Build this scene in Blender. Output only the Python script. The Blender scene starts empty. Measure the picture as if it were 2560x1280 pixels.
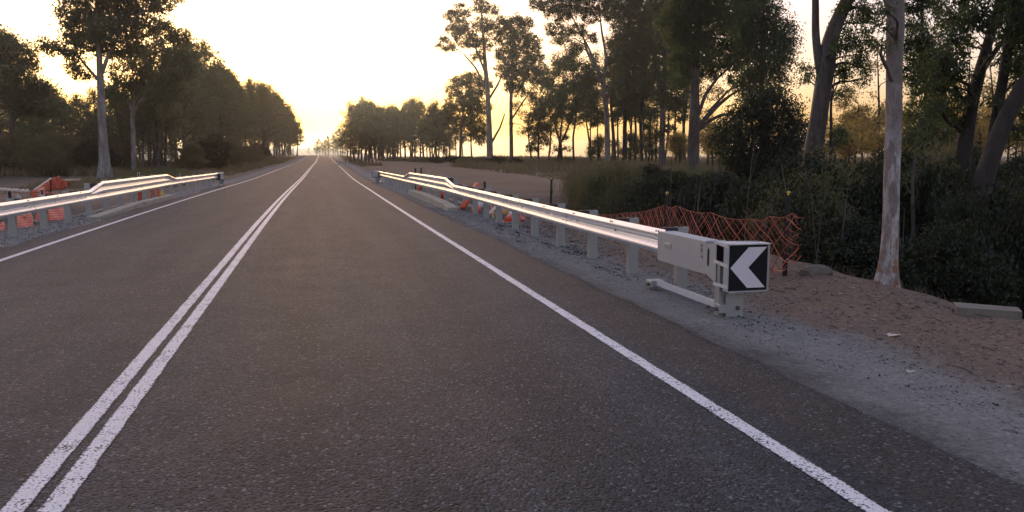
import bpy, math, random
import numpy as np
from mathutils import Vector

S = bpy.context.scene
COL = S.collection
R = math.radians

# ------------------------------------------------------------------ camera
EYE, FPX, HORY, VPX = 1.7, 1971.0, 389.0, 787.0
PITCH = math.atan((640 - HORY) / FPX)
YAW = math.atan2(1280 - VPX, FPX * math.cos(PITCH) + (640 - HORY) * math.sin(PITCH))
cam_d = bpy.data.cameras.new('camera')
cam = bpy.data.objects.new('camera', cam_d)
COL.objects.link(cam)
cam.location = (0, 0, EYE)
cam.rotation_euler = (math.pi / 2 - PITCH, 0, -YAW)
cam_d.sensor_width = 36
cam_d.lens = FPX / 2560 * 36
cam_d.clip_start = 0.05
cam_d.clip_end = 9000
S.camera = cam

# ------------------------------------------------------------------ light
SKY_SAT = 1.14
SUN_EL, SUN_AZ = 3.6, -4.5          # degrees; azimuth measured from the road direction, + to the right
world = bpy.data.worlds.new('World')
S.world = world
world.use_nodes = True
wn, wl = world.node_tree.nodes, world.node_tree.links
wn.clear()
sky = wn.new('ShaderNodeTexSky')
sky.sky_type = 'NISHITA'
sky.sun_disc = False
sky.sun_elevation = R(SUN_EL)
sky.sun_rotation = R(SUN_AZ)
sky.altitude = 50
sky.air_density = 1.0
sky.dust_density = 4.8
sky.ozone_density = 1.0
tint = wn.new('ShaderNodeMix'); tint.data_type = 'RGBA'; tint.blend_type = 'MULTIPLY'
tint.inputs[0].default_value = 1.0
tint.inputs[7].default_value = (0.95, 0.845, 1.04, 1)
bgn = wn.new('ShaderNodeBackground')
bgn.inputs[1].default_value = 0.14
wo = wn.new('ShaderNodeOutputWorld')
hs = wn.new('ShaderNodeHueSaturation'); hs.inputs['Saturation'].default_value = SKY_SAT
gm = wn.new('ShaderNodeGamma'); gm.inputs[1].default_value = .60
wl.new(sky.outputs[0], gm.inputs[0]); wl.new(gm.outputs[0], hs.inputs['Color']); wl.new(hs.outputs[0], tint.inputs[6])
wl.new(tint.outputs[2], bgn.inputs[0])
wl.new(bgn.outputs[0], wo.inputs[0])

sun_d = bpy.data.lights.new('sun', 'SUN')
sun_d.energy = 0.5
sun_d.angle = R(0.6)
sun_d.color = (1.0, 0.88, 0.66)
sun = bpy.data.objects.new('sun', sun_d)
COL.objects.link(sun)
_d = Vector((math.sin(R(SUN_AZ)) * math.cos(R(SUN_EL)), math.cos(R(SUN_AZ)) * math.cos(R(SUN_EL)), math.sin(R(SUN_EL))))
sun.rotation_euler = _d.to_track_quat('Z', 'Y').to_euler()
sun.location = (0, 0, 60)

S.view_settings.view_transform = 'Standard'
S.view_settings.look = 'None'
S.view_settings.gamma = 1.0
S.view_settings.use_curve_mapping = False
S.view_settings.exposure = 2.55
S.render.engine = 'CYCLES'
S.cycles.max_bounces = 5
S.cycles.diffuse_bounces = 2
S.cycles.glossy_bounces = 2
S.cycles.transmission_bounces = 3
S.cycles.volume_bounces = 0
S.cycles.transparent_max_bounces = 6
S.cycles.use_denoising = True

# ------------------------------------------------------------------ places
def ray(u, v):
    x, y = u - 1280, 640 - v
    cp, sp = math.cos(PITCH), math.sin(PITCH)
    F = FPX * cp + y * sp
    U = -FPX * sp + y * cp
    c, s = math.cos(YAW), math.sin(YAW)
    return (x * c + F * s, -x * s + F * c, U)

def at(u, v, Y):
    "the place at distance Y down the road that the measured direction (u, v) points to"
    r = ray(u, v); t = Y / r[1]
    return Vector((r[0] * t, Y, EYE + r[2] * t))

def pxm(u, Y):
    "measured units per metre there"
    r = ray(u, 500); t = Y / r[1]
    return FPX / (r[0] * t * math.sin(YAW) + Y * math.cos(YAW))

def sstep(a, b, x):
    t = np.clip((np.asarray(x, float) - a) / (b - a), 0, 1)
    return t * t * (3 - 2 * t)

RZ = np.array([(-60, 0), (30, 0), (45, -.05), (65, -.14), (85, -.03), (127, .15), (168, .27), (200, .46), (248, .98),
               (300, 1.62), (326, 1.86), (350, 1.8), (400, 1.1), (470, .6), (560, 2.0), (700, 5.6), (1000, 11.5), (1400, 11.0), (4000, 6)])
CX = np.array([(-60, 0), (30, 0), (45, .12), (75, .42), (100, .7), (127, 1.0), (168, 1.5), (200, 1.7), (248, 2.2), (326, 3.05),
               (400, 2.6), (520, -2.0), (700, -8.5), (1000, -20), (4000, -200)])
_yy = np.arange(-60, 4001, 2.0)
def _smooth(tab, k):
    f = np.interp(_yy, tab[:, 0], tab[:, 1])
    g = np.convolve(np.pad(f, k, 'edge'), np.ones(2 * k + 1) / (2 * k + 1), 'valid')
    return g
_rz, _cx = _smooth(RZ, 6), _smooth(CX, 6)
def rz(y): return np.interp(y, _yy, _rz)
def cx(y): return np.interp(y, _yy, _cx)

def vnoise(x, y, s, seed=0):
    "smooth value noise, -1..1"
    x = np.asarray(x, float) / s + seed * 17.3; y = np.asarray(y, float) / s - seed * 9.1
    xi, yi = np.floor(x), np.floor(y); fx, fy = x - xi, y - yi
    fx = fx * fx * (3 - 2 * fx); fy = fy * fy * (3 - 2 * fy)
    def h(a, b):
        q = np.sin(a * 127.1 + b * 311.7 + seed * 74.7) * 43758.5453
        return (q - np.floor(q)) * 2 - 1
    return (h(xi, yi) * (1 - fx) + h(xi + 1, yi) * fx) * (1 - fy) + (h(xi, yi + 1) * (1 - fx) + h(xi + 1, yi + 1) * fx) * fy

def pdist(x, y, path):
    d = np.full(np.shape(x), 1e9)
    for (ax, ay), (bx, by) in zip(path[:-1], path[1:]):
        dx, dy = bx - ax, by - ay
        t = np.clip(((x - ax) * dx + (y - ay) * dy) / (dx * dx + dy * dy), 0, 1)
        d = np.minimum(d, np.hypot(x - ax - t * dx, y - ay - t * dy))
    return d
GR = [(5.6, 31), (8.0, 29.5), (11.5, 25), (12.6, 16), (12.0, 8), (11.6, 0), (12, -20)]
GL = [(-7.2, 29), (-10, 29.5), (-15, 27), (-24, 25), (-45, 22), (-90, 20)]

def H(x, y):
    x = np.asarray(x, float); y = np.asarray(y, float)
    lat = x - cx(y)
    base = rz(y)
    # land away from the road: a plain on the right, a rising wood on the left
    plain_r = np.interp(y, [-60, 20, 40, 80, 130, 200, 400, 1500, 4000], [-.25, -.2, .0, .35, .55, .7, .8, .9, .9])
    plain_l = np.interp(y, [-60, 15, 40, 75, 130, 250, 330, 700, 1000, 4000], [-.5, -.5, -.25, .1, .4, 1.3, 2.2, 5.5, 11, 10])
    wr = sstep(7, 16, lat); wl_ = sstep(-7, -16, lat)
    far = sstep(350, 700, y)
    wr = wr * (1 - far) + sstep(25, 90, lat) * far
    z = base * (1 - wr - wl_) + plain_r * wr + plain_l * wl_
    # roadside shape
    out = np.maximum(0, lat - 3.4); outl = np.maximum(0, -lat - 5.7)
    z = z - .02 * np.clip(out, 0, 1.5) - .05 * np.clip(outl, 0, 3)
    near = 1 - sstep(26, 60, y)
    z = z - .035 * sstep(5.0, 5.9, lat) * (1 - sstep(5.9, 7.2, lat)) * near
    # creek on both sides of the culvert
    dr = pdist(x, y, GR); dl = pdist(x, y, GL)
    z = z - 2.3 * (1 - sstep(1.2, 4.9, dr)) * sstep(4.9, 6.2, lat)
    z = z - 1.5 * (1 - sstep(.8, 4.2, dl)) * sstep(-6.9, -8.2, lat)
    # lumps
    off = sstep(4.6, 6.5, lat) + sstep(-6.6, -8, lat)
    z = z + off * (.03 * vnoise(x, y, .45, 1) + .05 * vnoise(x, y, 1.7, 2) + .07 * vnoise(x, y, 6, 3)) \
          + sstep(3.5, 3.9, lat) * .006 * vnoise(x, y, .12, 4)
    # windrow of loose soil by the verge edge
    z = z + .07 * np.exp(-((lat - 6.7 + .2 * vnoise(x, y, 3, 5)) / .45) ** 2) * near * (.6 + .6 * vnoise(x, y, 1.1, 6))
    # below the sealed road
    under = sstep(3.42, 3.28, lat) * sstep(-5.72, -5.58, lat)
    z = z - .012 - .06 * under
    return z
def Hs(x, y): return float(H(np.array([x]), np.array([y]))[0])
def gpt(u, v, y0=3, y1=600):
    "where the measured direction (u, v) meets the ground"
    r = ray(u, v)
    Y = np.concatenate([np.arange(y0, 60, .05), np.arange(60, y1, .5)])
    X = r[0] / r[1] * Y; Z = EYE + r[2] / r[1] * Y
    k = np.argmax(Z - H(X, Y) < 0)
    return Vector((X[k], Y[k], Z[k]))

# ------------------------------------------------------------------ scene book-keeping
def tag(o, label=None, cat=None, group=None, kind=None):
    if label: o['label'] = label
    if cat: o['category'] = cat
    if group: o['group'] = group
    if kind: o['kind'] = kind
    return o
def empty(name, loc=(0, 0, 0), rz_=0.0, **k):
    o = bpy.data.objects.new(name, None); COL.objects.link(o)
    o.location = loc; o.rotation_euler = (0, 0, rz_); o.empty_display_size = .2
    return tag(o, **k)
def mesh_np(name, V, F, smooth=False, attrs=None):
    "V (n,3); F list of lists or (m,k) array"
    me = bpy.data.meshes.new(name)
    V = np.asarray(V, np.float32)
    if isinstance(F, np.ndarray):
        n, k = F.shape
        me.vertices.add(len(V)); me.vertices.foreach_set('co', V.ravel())
        me.loops.add(n * k); me.loops.foreach_set('vertex_index', F.astype(np.int32).ravel())
        me.polygons.add(n); me.polygons.foreach_set('loop_start', np.arange(0, n * k, k, dtype=np.int32))
        me.update(calc_edges=True)
    else:
        me.from_pydata([tuple(map(float, v)) for v in V], [], F); me.update()
    if smooth: me.polygons.foreach_set('use_smooth', np.ones(len(me.polygons), bool))
    for an, av in (attrs or {}).items():
        a = me.attributes.new(an, 'FLOAT', 'POINT'); a.data.foreach_set('value', np.asarray(av, np.float32))
    return me
def link(name, me, mat, parent=None, **k):
    o = bpy.data.objects.new(name, me); COL.objects.link(o)
    if mat is not None and not me.materials: me.materials.append(mat)
    if parent is not None: o.parent = parent
    return tag(o, **k)
def copy_tree(o, parent=None):
    c = o.copy(); COL.objects.link(c)
    if parent is not None: c.parent = parent
    for ch in KIDS.get(o.name, []): copy_tree(ch, c)
    return c
KIDS = {}
def kids(root, *ch): KIDS.setdefault(root.name, []).extend(ch)

class MB:
    def __init__(s): s.v = []; s.f = []
    def add(s, V, F):
        b = len(s.v); s.v += [tuple(p) for p in V]; s.f += [[i + b for i in f] for f in F]; return s
    def box(s, c, d, rot=None, bev=0.0):
        x, y, z = [q / 2 for q in d]
        if bev > 0:
            b = min(bev, x * .45, y * .45, z * .45)
            P = []
            for sx in (-1, 1):
                for sy in (-1, 1):
                    for sz in (-1, 1):
                        P += [Vector((sx * (x - b), sy * (y - b), sz * z)), Vector((sx * (x - b), sy * y, sz * (z - b))), Vector((sx * x, sy * (y - b), sz * (z - b)))]
            def ix(sx, sy, sz, k): return ((sx > 0) * 4 + (sy > 0) * 2 + (sz > 0)) * 3 + k
            F = []
            for sg in (-1, 1):
                F.append([ix(-1, -1, sg, 0), ix(1, -1, sg, 0), ix(1, 1, sg, 0), ix(-1, 1, sg, 0)])
                F.append([ix(-1, sg, -1, 1), ix(1, sg, -1, 1), ix(1, sg, 1, 1), ix(-1, sg, 1, 1)])
                F.append([ix(sg, -1, -1, 2), ix(sg, 1, -1, 2), ix(sg, 1, 1, 2), ix(sg, -1, 1, 2)])
            for a in (-1, 1):
                for c_ in (-1, 1):
                    F.append([ix(-1, a, c_, 0), ix(1, a, c_, 0), ix(1, a, c_, 1), ix(-1, a, c_, 1)])
                    F.append([ix(a, -1, c_, 0), ix(a, 1, c_, 0), ix(a, 1, c_, 2), ix(a, -1, c_, 2)])
                    F.append([ix(a, c_, -1, 1), ix(a, c_, 1, 1), ix(a, c_, 1, 2), ix(a, c_, -1, 2)])
                    for e in (-1, 1): F.append([ix(a, c_, e, 0), ix(a, c_, e, 1), ix(a, c_, e, 2)])
        else:
            P = [Vector((sx * x, sy * y, sz * z)) for sx in (-1, 1) for sy in (-1, 1) for sz in (-1, 1)]
            F = [[0, 1, 3, 2], [4, 6, 7, 5], [0, 4, 5, 1], [2, 3, 7, 6], [0, 2, 6, 4], [1, 5, 7, 3]]
        c = Vector(c)
        if rot is not None: P = [rot @ p for p in P]
        return s.add([p + c for p in P], F)
    def tube(s, pts, rad, n=8, cap=True):
        pts = [Vector(p) for p in pts]
        if not hasattr(rad, '__len__'): rad = [rad] * len(pts)
        V, F = [], []
        up = Vector((0, 0, 1)); a = None
        for i, p in enumerate(pts):
            t = (pts[min(i + 1, len(pts) - 1)] - pts[max(i - 1, 0)]).normalized()
            if a is None:
                a = t.orthogonal().normalized()
            a = (a - t * a.dot(t)).normalized(); b = t.cross(a)
            for k in range(n):
                q = 2 * math.pi * k / n
                V.append(p + (a * math.cos(q) + b * math.sin(q)) * rad[i])
        for i in range(len(pts) - 1):
            for k in range(n):
                F.append([i * n + k, i * n + (k + 1) % n, (i + 1) * n + (k + 1) % n, (i + 1) * n + k])
        if cap:
            F.append(list(range(n))[::-1]); F.append([(len(pts) - 1) * n + k for k in range(n)])
        return s.add(V, F)
    def prism(s, poly, d):
        "closed polygon (list of Vectors) pushed along vector d"
        n = len(poly); d = Vector(d)
        V = [Vector(p) for p in poly] + [Vector(p) + d for p in poly]
        F = [list(range(n))[::-1], list(range(n, 2 * n))] + [[i, (i + 1) % n, n + (i + 1) % n, n + i] for i in range(n)]
        return s.add(V, F)
    def build(s, name, mat, parent=None, smooth=False, **k):
        me = bpy.data.meshes.new(name); me.from_pydata([tuple(v) for v in s.v], [], s.f); me.validate(); me.update()
        import bmesh
        bm = bmesh.new(); bm.from_mesh(me); bmesh.ops.recalc_face_normals(bm, faces=bm.faces); bm.to_mesh(me); bm.free()
        if smooth: me.polygons.foreach_set('use_smooth', np.ones(len(me.polygons), bool))
        o = link(name, me, mat, parent, **k)
        if parent is not None: kids(parent, o)
        return o

# ------------------------------------------------------------------ materials
class NT:
    def __init__(s, name):
        s.m = bpy.data.materials.new(name); s.m.use_nodes = True
        s.n = s.m.node_tree.nodes; s.l = s.m.node_tree.links; s.n.clear()
        s.out = s.n.new('ShaderNodeOutputMaterial')
        s.geo = None
    def node(s, t, **kw):
        q = s.n.new(t)
        for k, v in kw.items():
            if k.startswith('i_'):
                key = k[2:]; key = int(key) if key.isdigit() else key
                if hasattr(v, 'is_output') or isinstance(v, bpy.types.NodeSocket): s.l.new(v, q.inputs[key])
                else: q.inputs[key].default_value = v
            else: setattr(q, k, v)
        return q
    def coord(s, which='Object'):
        return s.node('ShaderNodeTexCoord').outputs[which]
    def pos(s):
        return s.node('ShaderNodeNewGeometry').outputs['Position']
    def noise(s, vec, scale, detail=3, rough=.55):
        q = s.node('ShaderNodeTexNoise'); q.inputs['Scale'].default_value = scale
        q.inputs['Detail'].default_value = detail; q.inputs['Roughness'].default_value = rough
        s.l.new(vec, q.inputs['Vector']); return q.outputs['Fac']
    def voro(s, vec, scale, out='Distance', feature='F1'):
        q = s.node('ShaderNodeTexVoronoi'); q.feature = feature; q.inputs['Scale'].default_value = scale
        s.l.new(vec, q.inputs['Vector']); return q.outputs[out]
    def mapr(s, val, a, b, c=0, d=1, smooth=False):
        q = s.node('ShaderNodeMapRange'); q.inputs[1].default_value = a; q.inputs[2].default_value = b
        q.inputs[3].default_value = c; q.inputs[4].default_value = d
        if smooth: q.interpolation_type = 'SMOOTHSTEP'
        s.l.new(val, q.inputs[0]); return q.outputs[0]
    def math(s, op, a, b=None):
        q = s.node('ShaderNodeMath'); q.operation = op
        for i, x in enumerate((a, b)):
            if x is None: continue
            if isinstance(x, (int, float)): q.inputs[i].default_value = x
            else: s.l.new(x, q.inputs[i])
        return q.outputs[0]
    def mix(s, f, a, b, mode='MIX'):
        q = s.node('ShaderNodeMix'); q.data_type = 'RGBA'; q.blend_type = mode
        for i, x in ((0, f), (6, a), (7, b)):
            if isinstance(x, (int, float)): q.inputs[i].default_value = x
            elif isinstance(x, tuple): q.inputs[i].default_value = (*x, 1) if len(x) == 3 else x
            else: s.l.new(x, q.inputs[i])
        return q.outputs[2]
    def bump(s, h, strength, dist=.01, normal=None):
        q = s.node('ShaderNodeBump'); q.inputs['Strength'].default_value = strength; q.inputs['Distance'].default_value = dist
        s.l.new(h, q.inputs['Height'])
        if normal is not None: s.l.new(normal, q.inputs['Normal'])
        return q.outputs[0]
    def bsdf(s, color, rough=.8, metal=0.0, normal=None, spec=.5, **kw):
        q = s.node('ShaderNodeBsdfPrincipled')
        for k, x in (('Base Color', color), ('Roughness', rough), ('Metallic', metal), ('Specular IOR Level', spec)):
            if isinstance(x, tuple): q.inputs[k].default_value = (*x, 1)
            elif isinstance(x, (int, float)): q.inputs[k].default_value = x
            else: s.l.new(x, q.inputs[k])
        if normal is not None: s.l.new(normal, q.inputs['Normal'])
        s.l.new(q.outputs[0], s.out.inputs[0]); return q

def attr(t, name):
    q = t.node('ShaderNodeAttribute'); q.attribute_name = name; return q.outputs['Fac']

# sealed road: dark bitumen with pale chips
def asphalt_color(t, p, lat):
    big = t.noise(p, .35, 4); mid = t.noise(p, 3.0, 3)
    sv = t.node('ShaderNodeVectorMath', operation='MULTIPLY'); t.l.new(p, sv.inputs[0]); sv.inputs[1].default_value = (1.0, .06, 1)
    streak = t.noise(sv.outputs[0], 1.6, 3)
    c = t.mix(t.mapr(big, .3, .7), (.0105, .0170, .0240), (.0185, .0265, .0345))
    c = t.mix(t.mapr(mid, .35, .7, 0, .45), c, (.013, .017, .022))
    c = t.mix(t.mapr(streak, .4, .7, 0, .5), c, (.054, .060, .068))
    # tyre paths polish the chips a little darker, and faint transverse patches
    wp = None
    for c0 in (-4.1, -2.45, -.35, 1.55):
        q = t.mapr(t.math('ABSOLUTE', t.math('SUBTRACT', t.math('ADD', lat, t.math('MULTIPLY', t.math('SUBTRACT', big, .5), .4)), c0)), .12, .52, 1, 0, True)
        wp = q if wp is None else t.math('ADD', wp, q)
    c = t.mix(t.math('MULTIPLY', wp, .38), c, (.012, .0155, .019))
    # dark new seal strip outside the edge line
    edge = t.mapr(t.math('ADD', lat, t.math('MULTIPLY', t.math('SUBTRACT', mid, .5), .25)), 2.72, 2.95, 0, 1, True)
    c = t.mix(t.math('MULTIPLY', edge, .8), c, (.026, .021, .019))
    chip = t.voro(p, 60, 'Color')
    sep = t.node('ShaderNodeSeparateColor'); t.l.new(chip, sep.inputs[0])
    g = t.mapr(sep.outputs[0], .0, 1.0, .05, 2.1)
    comb = t.node('ShaderNodeCombineColor')
    for i in range(3): t.l.new(g, comb.inputs[i])
    c = t.mix(1.0, c, comb.outputs[0], 'MULTIPLY')
    pale = t.mapr(sep.outputs[1], .955, .975)
    c = t.mix(t.math('MULTIPLY', pale, .75), c, (.17, .185, .20))
    return c, sep.outputs[0]
def m_asphalt():
    t = NT('asphalt'); p = t.pos(); lat = attr(t, 'lat')
    c, chipv = asphalt_color(t, p, lat)
    v = t.voro(p, 60, 'Distance')
    h = t.math('ADD', t.math('MULTIPLY', v, -1.0), t.math('MULTIPLY', chipv, .8))
    n = t.bump(h, 1.0, .016)
    rough = t.mapr(t.noise(p, 1.5, 3), .3, .7, .60, .66)
    t.bsdf(c, rough, 0, n, .28); return t.m
def m_paint():
    t = NT('road_paint'); p = t.pos(); lat = attr(t, 'lat'); e = attr(t, 'edge')
    c0, chipv = asphalt_color(t, p, lat)
    n1 = t.noise(p, 46, 4, .7); n2 = t.noise(p, 5, 3)
    m = t.math('ADD', e, t.math('MULTIPLY', t.math('SUBTRACT', n1, .5), 2.2))
    m = t.mapr(m, .10, .22)
    wear = t.mapr(t.math('ADD', t.noise(p, 60, 2), t.math('MULTIPLY', n2, .5)), .60, .69)
    m = t.math('MULTIPLY', m, wear)
    c1 = t.mix(t.mapr(n2, .35, .75), (.72, .70, .70), (.60, .57, .56))
    c = t.mix(m, c0, c1)
    h = t.math('ADD', t.math('MULTIPLY', t.voro(p, 95), -.6), t.math('MULTIPLY', m, .5))
    t.bsdf(c, .55, 0, t.bump(h, .5, .004), .4); return t.m
def m_ground():
    t = NT('earth_and_gravel'); p = t.pos(); lat = attr(t, 'lat')
    n_b = t.noise(p, .6, 5, .6); n_m = t.noise(p, 2.6, 5, .65); n_s = t.noise(p, 14, 4, .7); n_x = t.noise(p, 60, 3, .7)
    vor = t.voro(p, 42, 'Color'); sep = t.node('ShaderNodeSeparateColor'); t.l.new(vor, sep.inputs[0])
    stone = sep.outputs[0]
    # brown earth
    brown = t.mix(t.mapr(n_m, .3, .7), (.108, .076, .052), (.160, .118, .086))
    brown = t.mix(t.mapr(n_b, .4, .62, 0, .7), brown, (.175, .112, .082))
    brown = t.mix(t.mapr(n_s, .52, .66, 0, .75), brown, (.050, .038, .032))
    brown = t.mix(t.mapr(stone, .93, .97, 0, .7), brown, (.26, .22, .18))
    # grey road gravel
    grey = t.mix(t.mapr(n_m, .35, .65), (.175, .168, .156), (.245, .234, .217))
    grey = t.mix(t.mapr(stone, .0, 1.0, 0, .5), grey, (.085, .083, .080))
    grey = t.mix(t.mapr(sep.outputs[1], .93, .97, 0, .6), grey, (.30, .29, .28))
    wob = t.math('MULTIPLY', t.math('SUBTRACT', n_b, .5), 1.5)
    wob2 = t.math('MULTIPLY', t.math('SUBTRACT', n_s, .5), .9)
    l2 = t.math('ADD', lat, t.math('ADD', wob, wob2))
    right = t.mapr(l2, 4.55, 5.35, 0, 1, True)
    left = t.mapr(l2, -7.2, -6.6, 1, 0, True)
    side = t.math('MAXIMUM', right, left)
    c = t.mix(side, grey, brown)
    # bitumen spill just outside the seal
    dk = t.math('MULTIPLY', t.mapr(l2, 3.2, 4.0, 1, 0, True), t.mapr(lat, 2.0, 3.0))
    c = t.mix(t.math('MULTIPLY', dk, .85), c, (.030, .024, .021))
    # crumbs of black mix lying in lines
    crumb = t.math('MULTIPLY', t.mapr(n_s, .56, .64), t.mapr(n_m, .48, .58))
    crumb = t.math('MULTIPLY', crumb, t.math('MULTIPLY', t.mapr(lat, 3.2, 3.6), t.mapr(lat, 6.3, 7.0, 1, 0)))
    c = t.mix(t.math('MULTIPLY', crumb, .8), c, (.024, .022, .022))
    # farther land: bare pad and dry litter
    sx = t.node('ShaderNodeSeparateXYZ'); t.l.new(p, sx.inputs[0])
    n_f = t.noise(p, .09, 4); n_g = t.noise(p, .5, 4)
    farl = t.mix(t.mapr(n_f, .35, .65), (.195, .132, .090), (.145, .100, .066))
    farl = t.mix(t.mapr(n_g, .5, .7, 0, .6), farl, (.085, .070, .050))
    farm = t.math('MULTIPLY', t.mapr(sx.outputs[1], 26, 46), t.math('MAXIMUM', t.mapr(lat, 5.5, 8), t.mapr(lat, -7, -9)))
    c = t.mix(farm, c, farl)
    # soil colour darkens towards the creek floor
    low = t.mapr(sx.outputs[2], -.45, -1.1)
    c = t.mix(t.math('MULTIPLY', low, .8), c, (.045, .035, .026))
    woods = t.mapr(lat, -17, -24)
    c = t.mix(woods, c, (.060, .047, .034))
    h = t.math('ADD', t.math('MULTIPLY', n_s, .8), t.math('ADD', t.math('MULTIPLY', n_x, .35), t.math('MULTIPLY', stone, .25)))
    t.bsdf(c, .92, 0, t.bump(h, .8, .03), .25); return t.m

def m_leaf(name, c1, c2, trans=.35, back=(.16, .17, .03)):
    t = NT(name); p = t.pos()
    oi = t.node('ShaderNodeObjectInfo')
    f = t.mapr(t.noise(p, .9, 2), .3, .7)
    c = t.mix(f, c1, c2)
    c = t.mix(t.mapr(oi.outputs['Random'], 0, 1, 0, .35), c, tuple(x * .6 for x in c1))
    d = t.node('ShaderNodeBsdfDiffuse'); t.l.new(c, d.inputs[0])
    tr = t.node('ShaderNodeBsdfTranslucent')
    tr.inputs[0].default_value = (*back, 1)
    g = t.node('ShaderNodeBsdfGlossy'); g.inputs[0].default_value = (.5, .5, .5, 1); g.inputs[1].default_value = .45
    m1 = t.node('ShaderNodeMixShader'); m1.inputs[0].default_value = trans
    t.l.new(d.outputs[0], m1.inputs[1]); t.l.new(tr.outputs[0], m1.inputs[2])
    m2 = t.node('ShaderNodeMixShader'); m2.inputs[0].default_value = .04
    t.l.new(m1.outputs[0], m2.inputs[1]); t.l.new(g.outputs[0], m2.inputs[2])
    t.l.new(m2.outputs[0], t.out.inputs[0]); return t.m
def m_bark(name, pale, dark, flecks=.5, orange=0.0, scale=1.0):
    t = NT(name); p = t.pos()
    sv = t.node('ShaderNodeVectorMath', operation='MULTIPLY'); t.l.new(p, sv.inputs[0]); sv.inputs[1].default_value = (1, 1, .3)
    v = sv.outputs[0]
    a = t.noise(v, 3.2 * scale, 4, .6); b = t.voro(v, 7 * scale, 'Color'); s = t.node('ShaderNodeSeparateColor'); t.l.new(b, s.inputs[0])
    c = t.mix(t.mapr(a, .35, .65), pale, dark)
    c = t.mix(t.mapr(s.outputs[0], .6, .75, 0, flecks), c, dark)
    c = t.mix(t.mapr(t.noise(v, 22 * scale, 3), .56, .66, 0, .6), c, tuple(x * .45 for x in dark))
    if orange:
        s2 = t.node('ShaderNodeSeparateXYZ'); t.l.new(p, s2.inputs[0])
        c = t.mix(t.math('MULTIPLY', t.mapr(t.math('ADD', s2.outputs[2], t.noise(p, 2, 3)), 2.0, 3.1), .75), c, (.13, .10, .085))  # shading of the upper trunk painted in as darker bark with height
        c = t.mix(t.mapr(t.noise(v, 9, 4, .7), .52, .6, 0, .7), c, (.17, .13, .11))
        sx = t.node('ShaderNodeSeparateXYZ'); t.l.new(p, sx.inputs[0])
        k = t.math('MULTIPLY', t.mapr(sx.outputs[2], .15, .8, 1, 0), t.mapr(t.noise(p, 7, 3), .48, .56))
        c = t.mix(t.math('MULTIPLY', k, orange), c, (.22, .08, .04))
    h = t.math('ADD', a, t.math('ADD', t.math('MULTIPLY', s.outputs[0], .5), t.noise(v, 30 * scale, 3)))
    t.bsdf(c, .85, 0, t.bump(h, .6, .02), .25); return t.m
def m_plain(name, c, rough=.6, metal=0.0, var=.25, scale=6.0, bump=.15, spec=.5, dirt=None):
    t = NT(name); p = t.coord('Object')
    n = t.noise(p, scale, 4, .6)
    col = t.mix(t.mapr(n, .3, .7, 0, var), c, tuple(x * .55 for x in c))
    if dirt: col = t.mix(t.mapr(t.noise(p, scale * 1.7, 4, .7), .5, .7, 0, .6), col, dirt)
    t.bsdf(col, rough, metal, t.bump(t.noise(p, scale * 6, 3), bump, .005), spec); return t.m
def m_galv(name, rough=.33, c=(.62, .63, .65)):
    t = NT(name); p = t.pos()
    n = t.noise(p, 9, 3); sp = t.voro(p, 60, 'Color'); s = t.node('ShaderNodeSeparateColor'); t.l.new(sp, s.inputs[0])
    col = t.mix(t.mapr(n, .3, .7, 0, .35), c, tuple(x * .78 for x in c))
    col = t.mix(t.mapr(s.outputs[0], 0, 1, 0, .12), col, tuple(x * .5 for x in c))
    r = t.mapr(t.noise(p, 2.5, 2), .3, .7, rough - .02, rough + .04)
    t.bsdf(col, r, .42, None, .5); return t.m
def m_concrete(name, c):
    t = NT(name); p = t.pos()
    n = t.noise(p, 5, 5, .65); n2 = t.noise(p, 45, 3, .7)
    col = t.mix(t.mapr(n, .35, .7), c, tuple(x * .72 for x in c))
    col = t.mix(t.mapr(n2, .58, .68, 0, .5), col, tuple(x * .4 for x in c))
    t.bsdf(col, .88, 0, t.bump(t.math('ADD', n, n2), .4, .01), .3); return t.m

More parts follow.
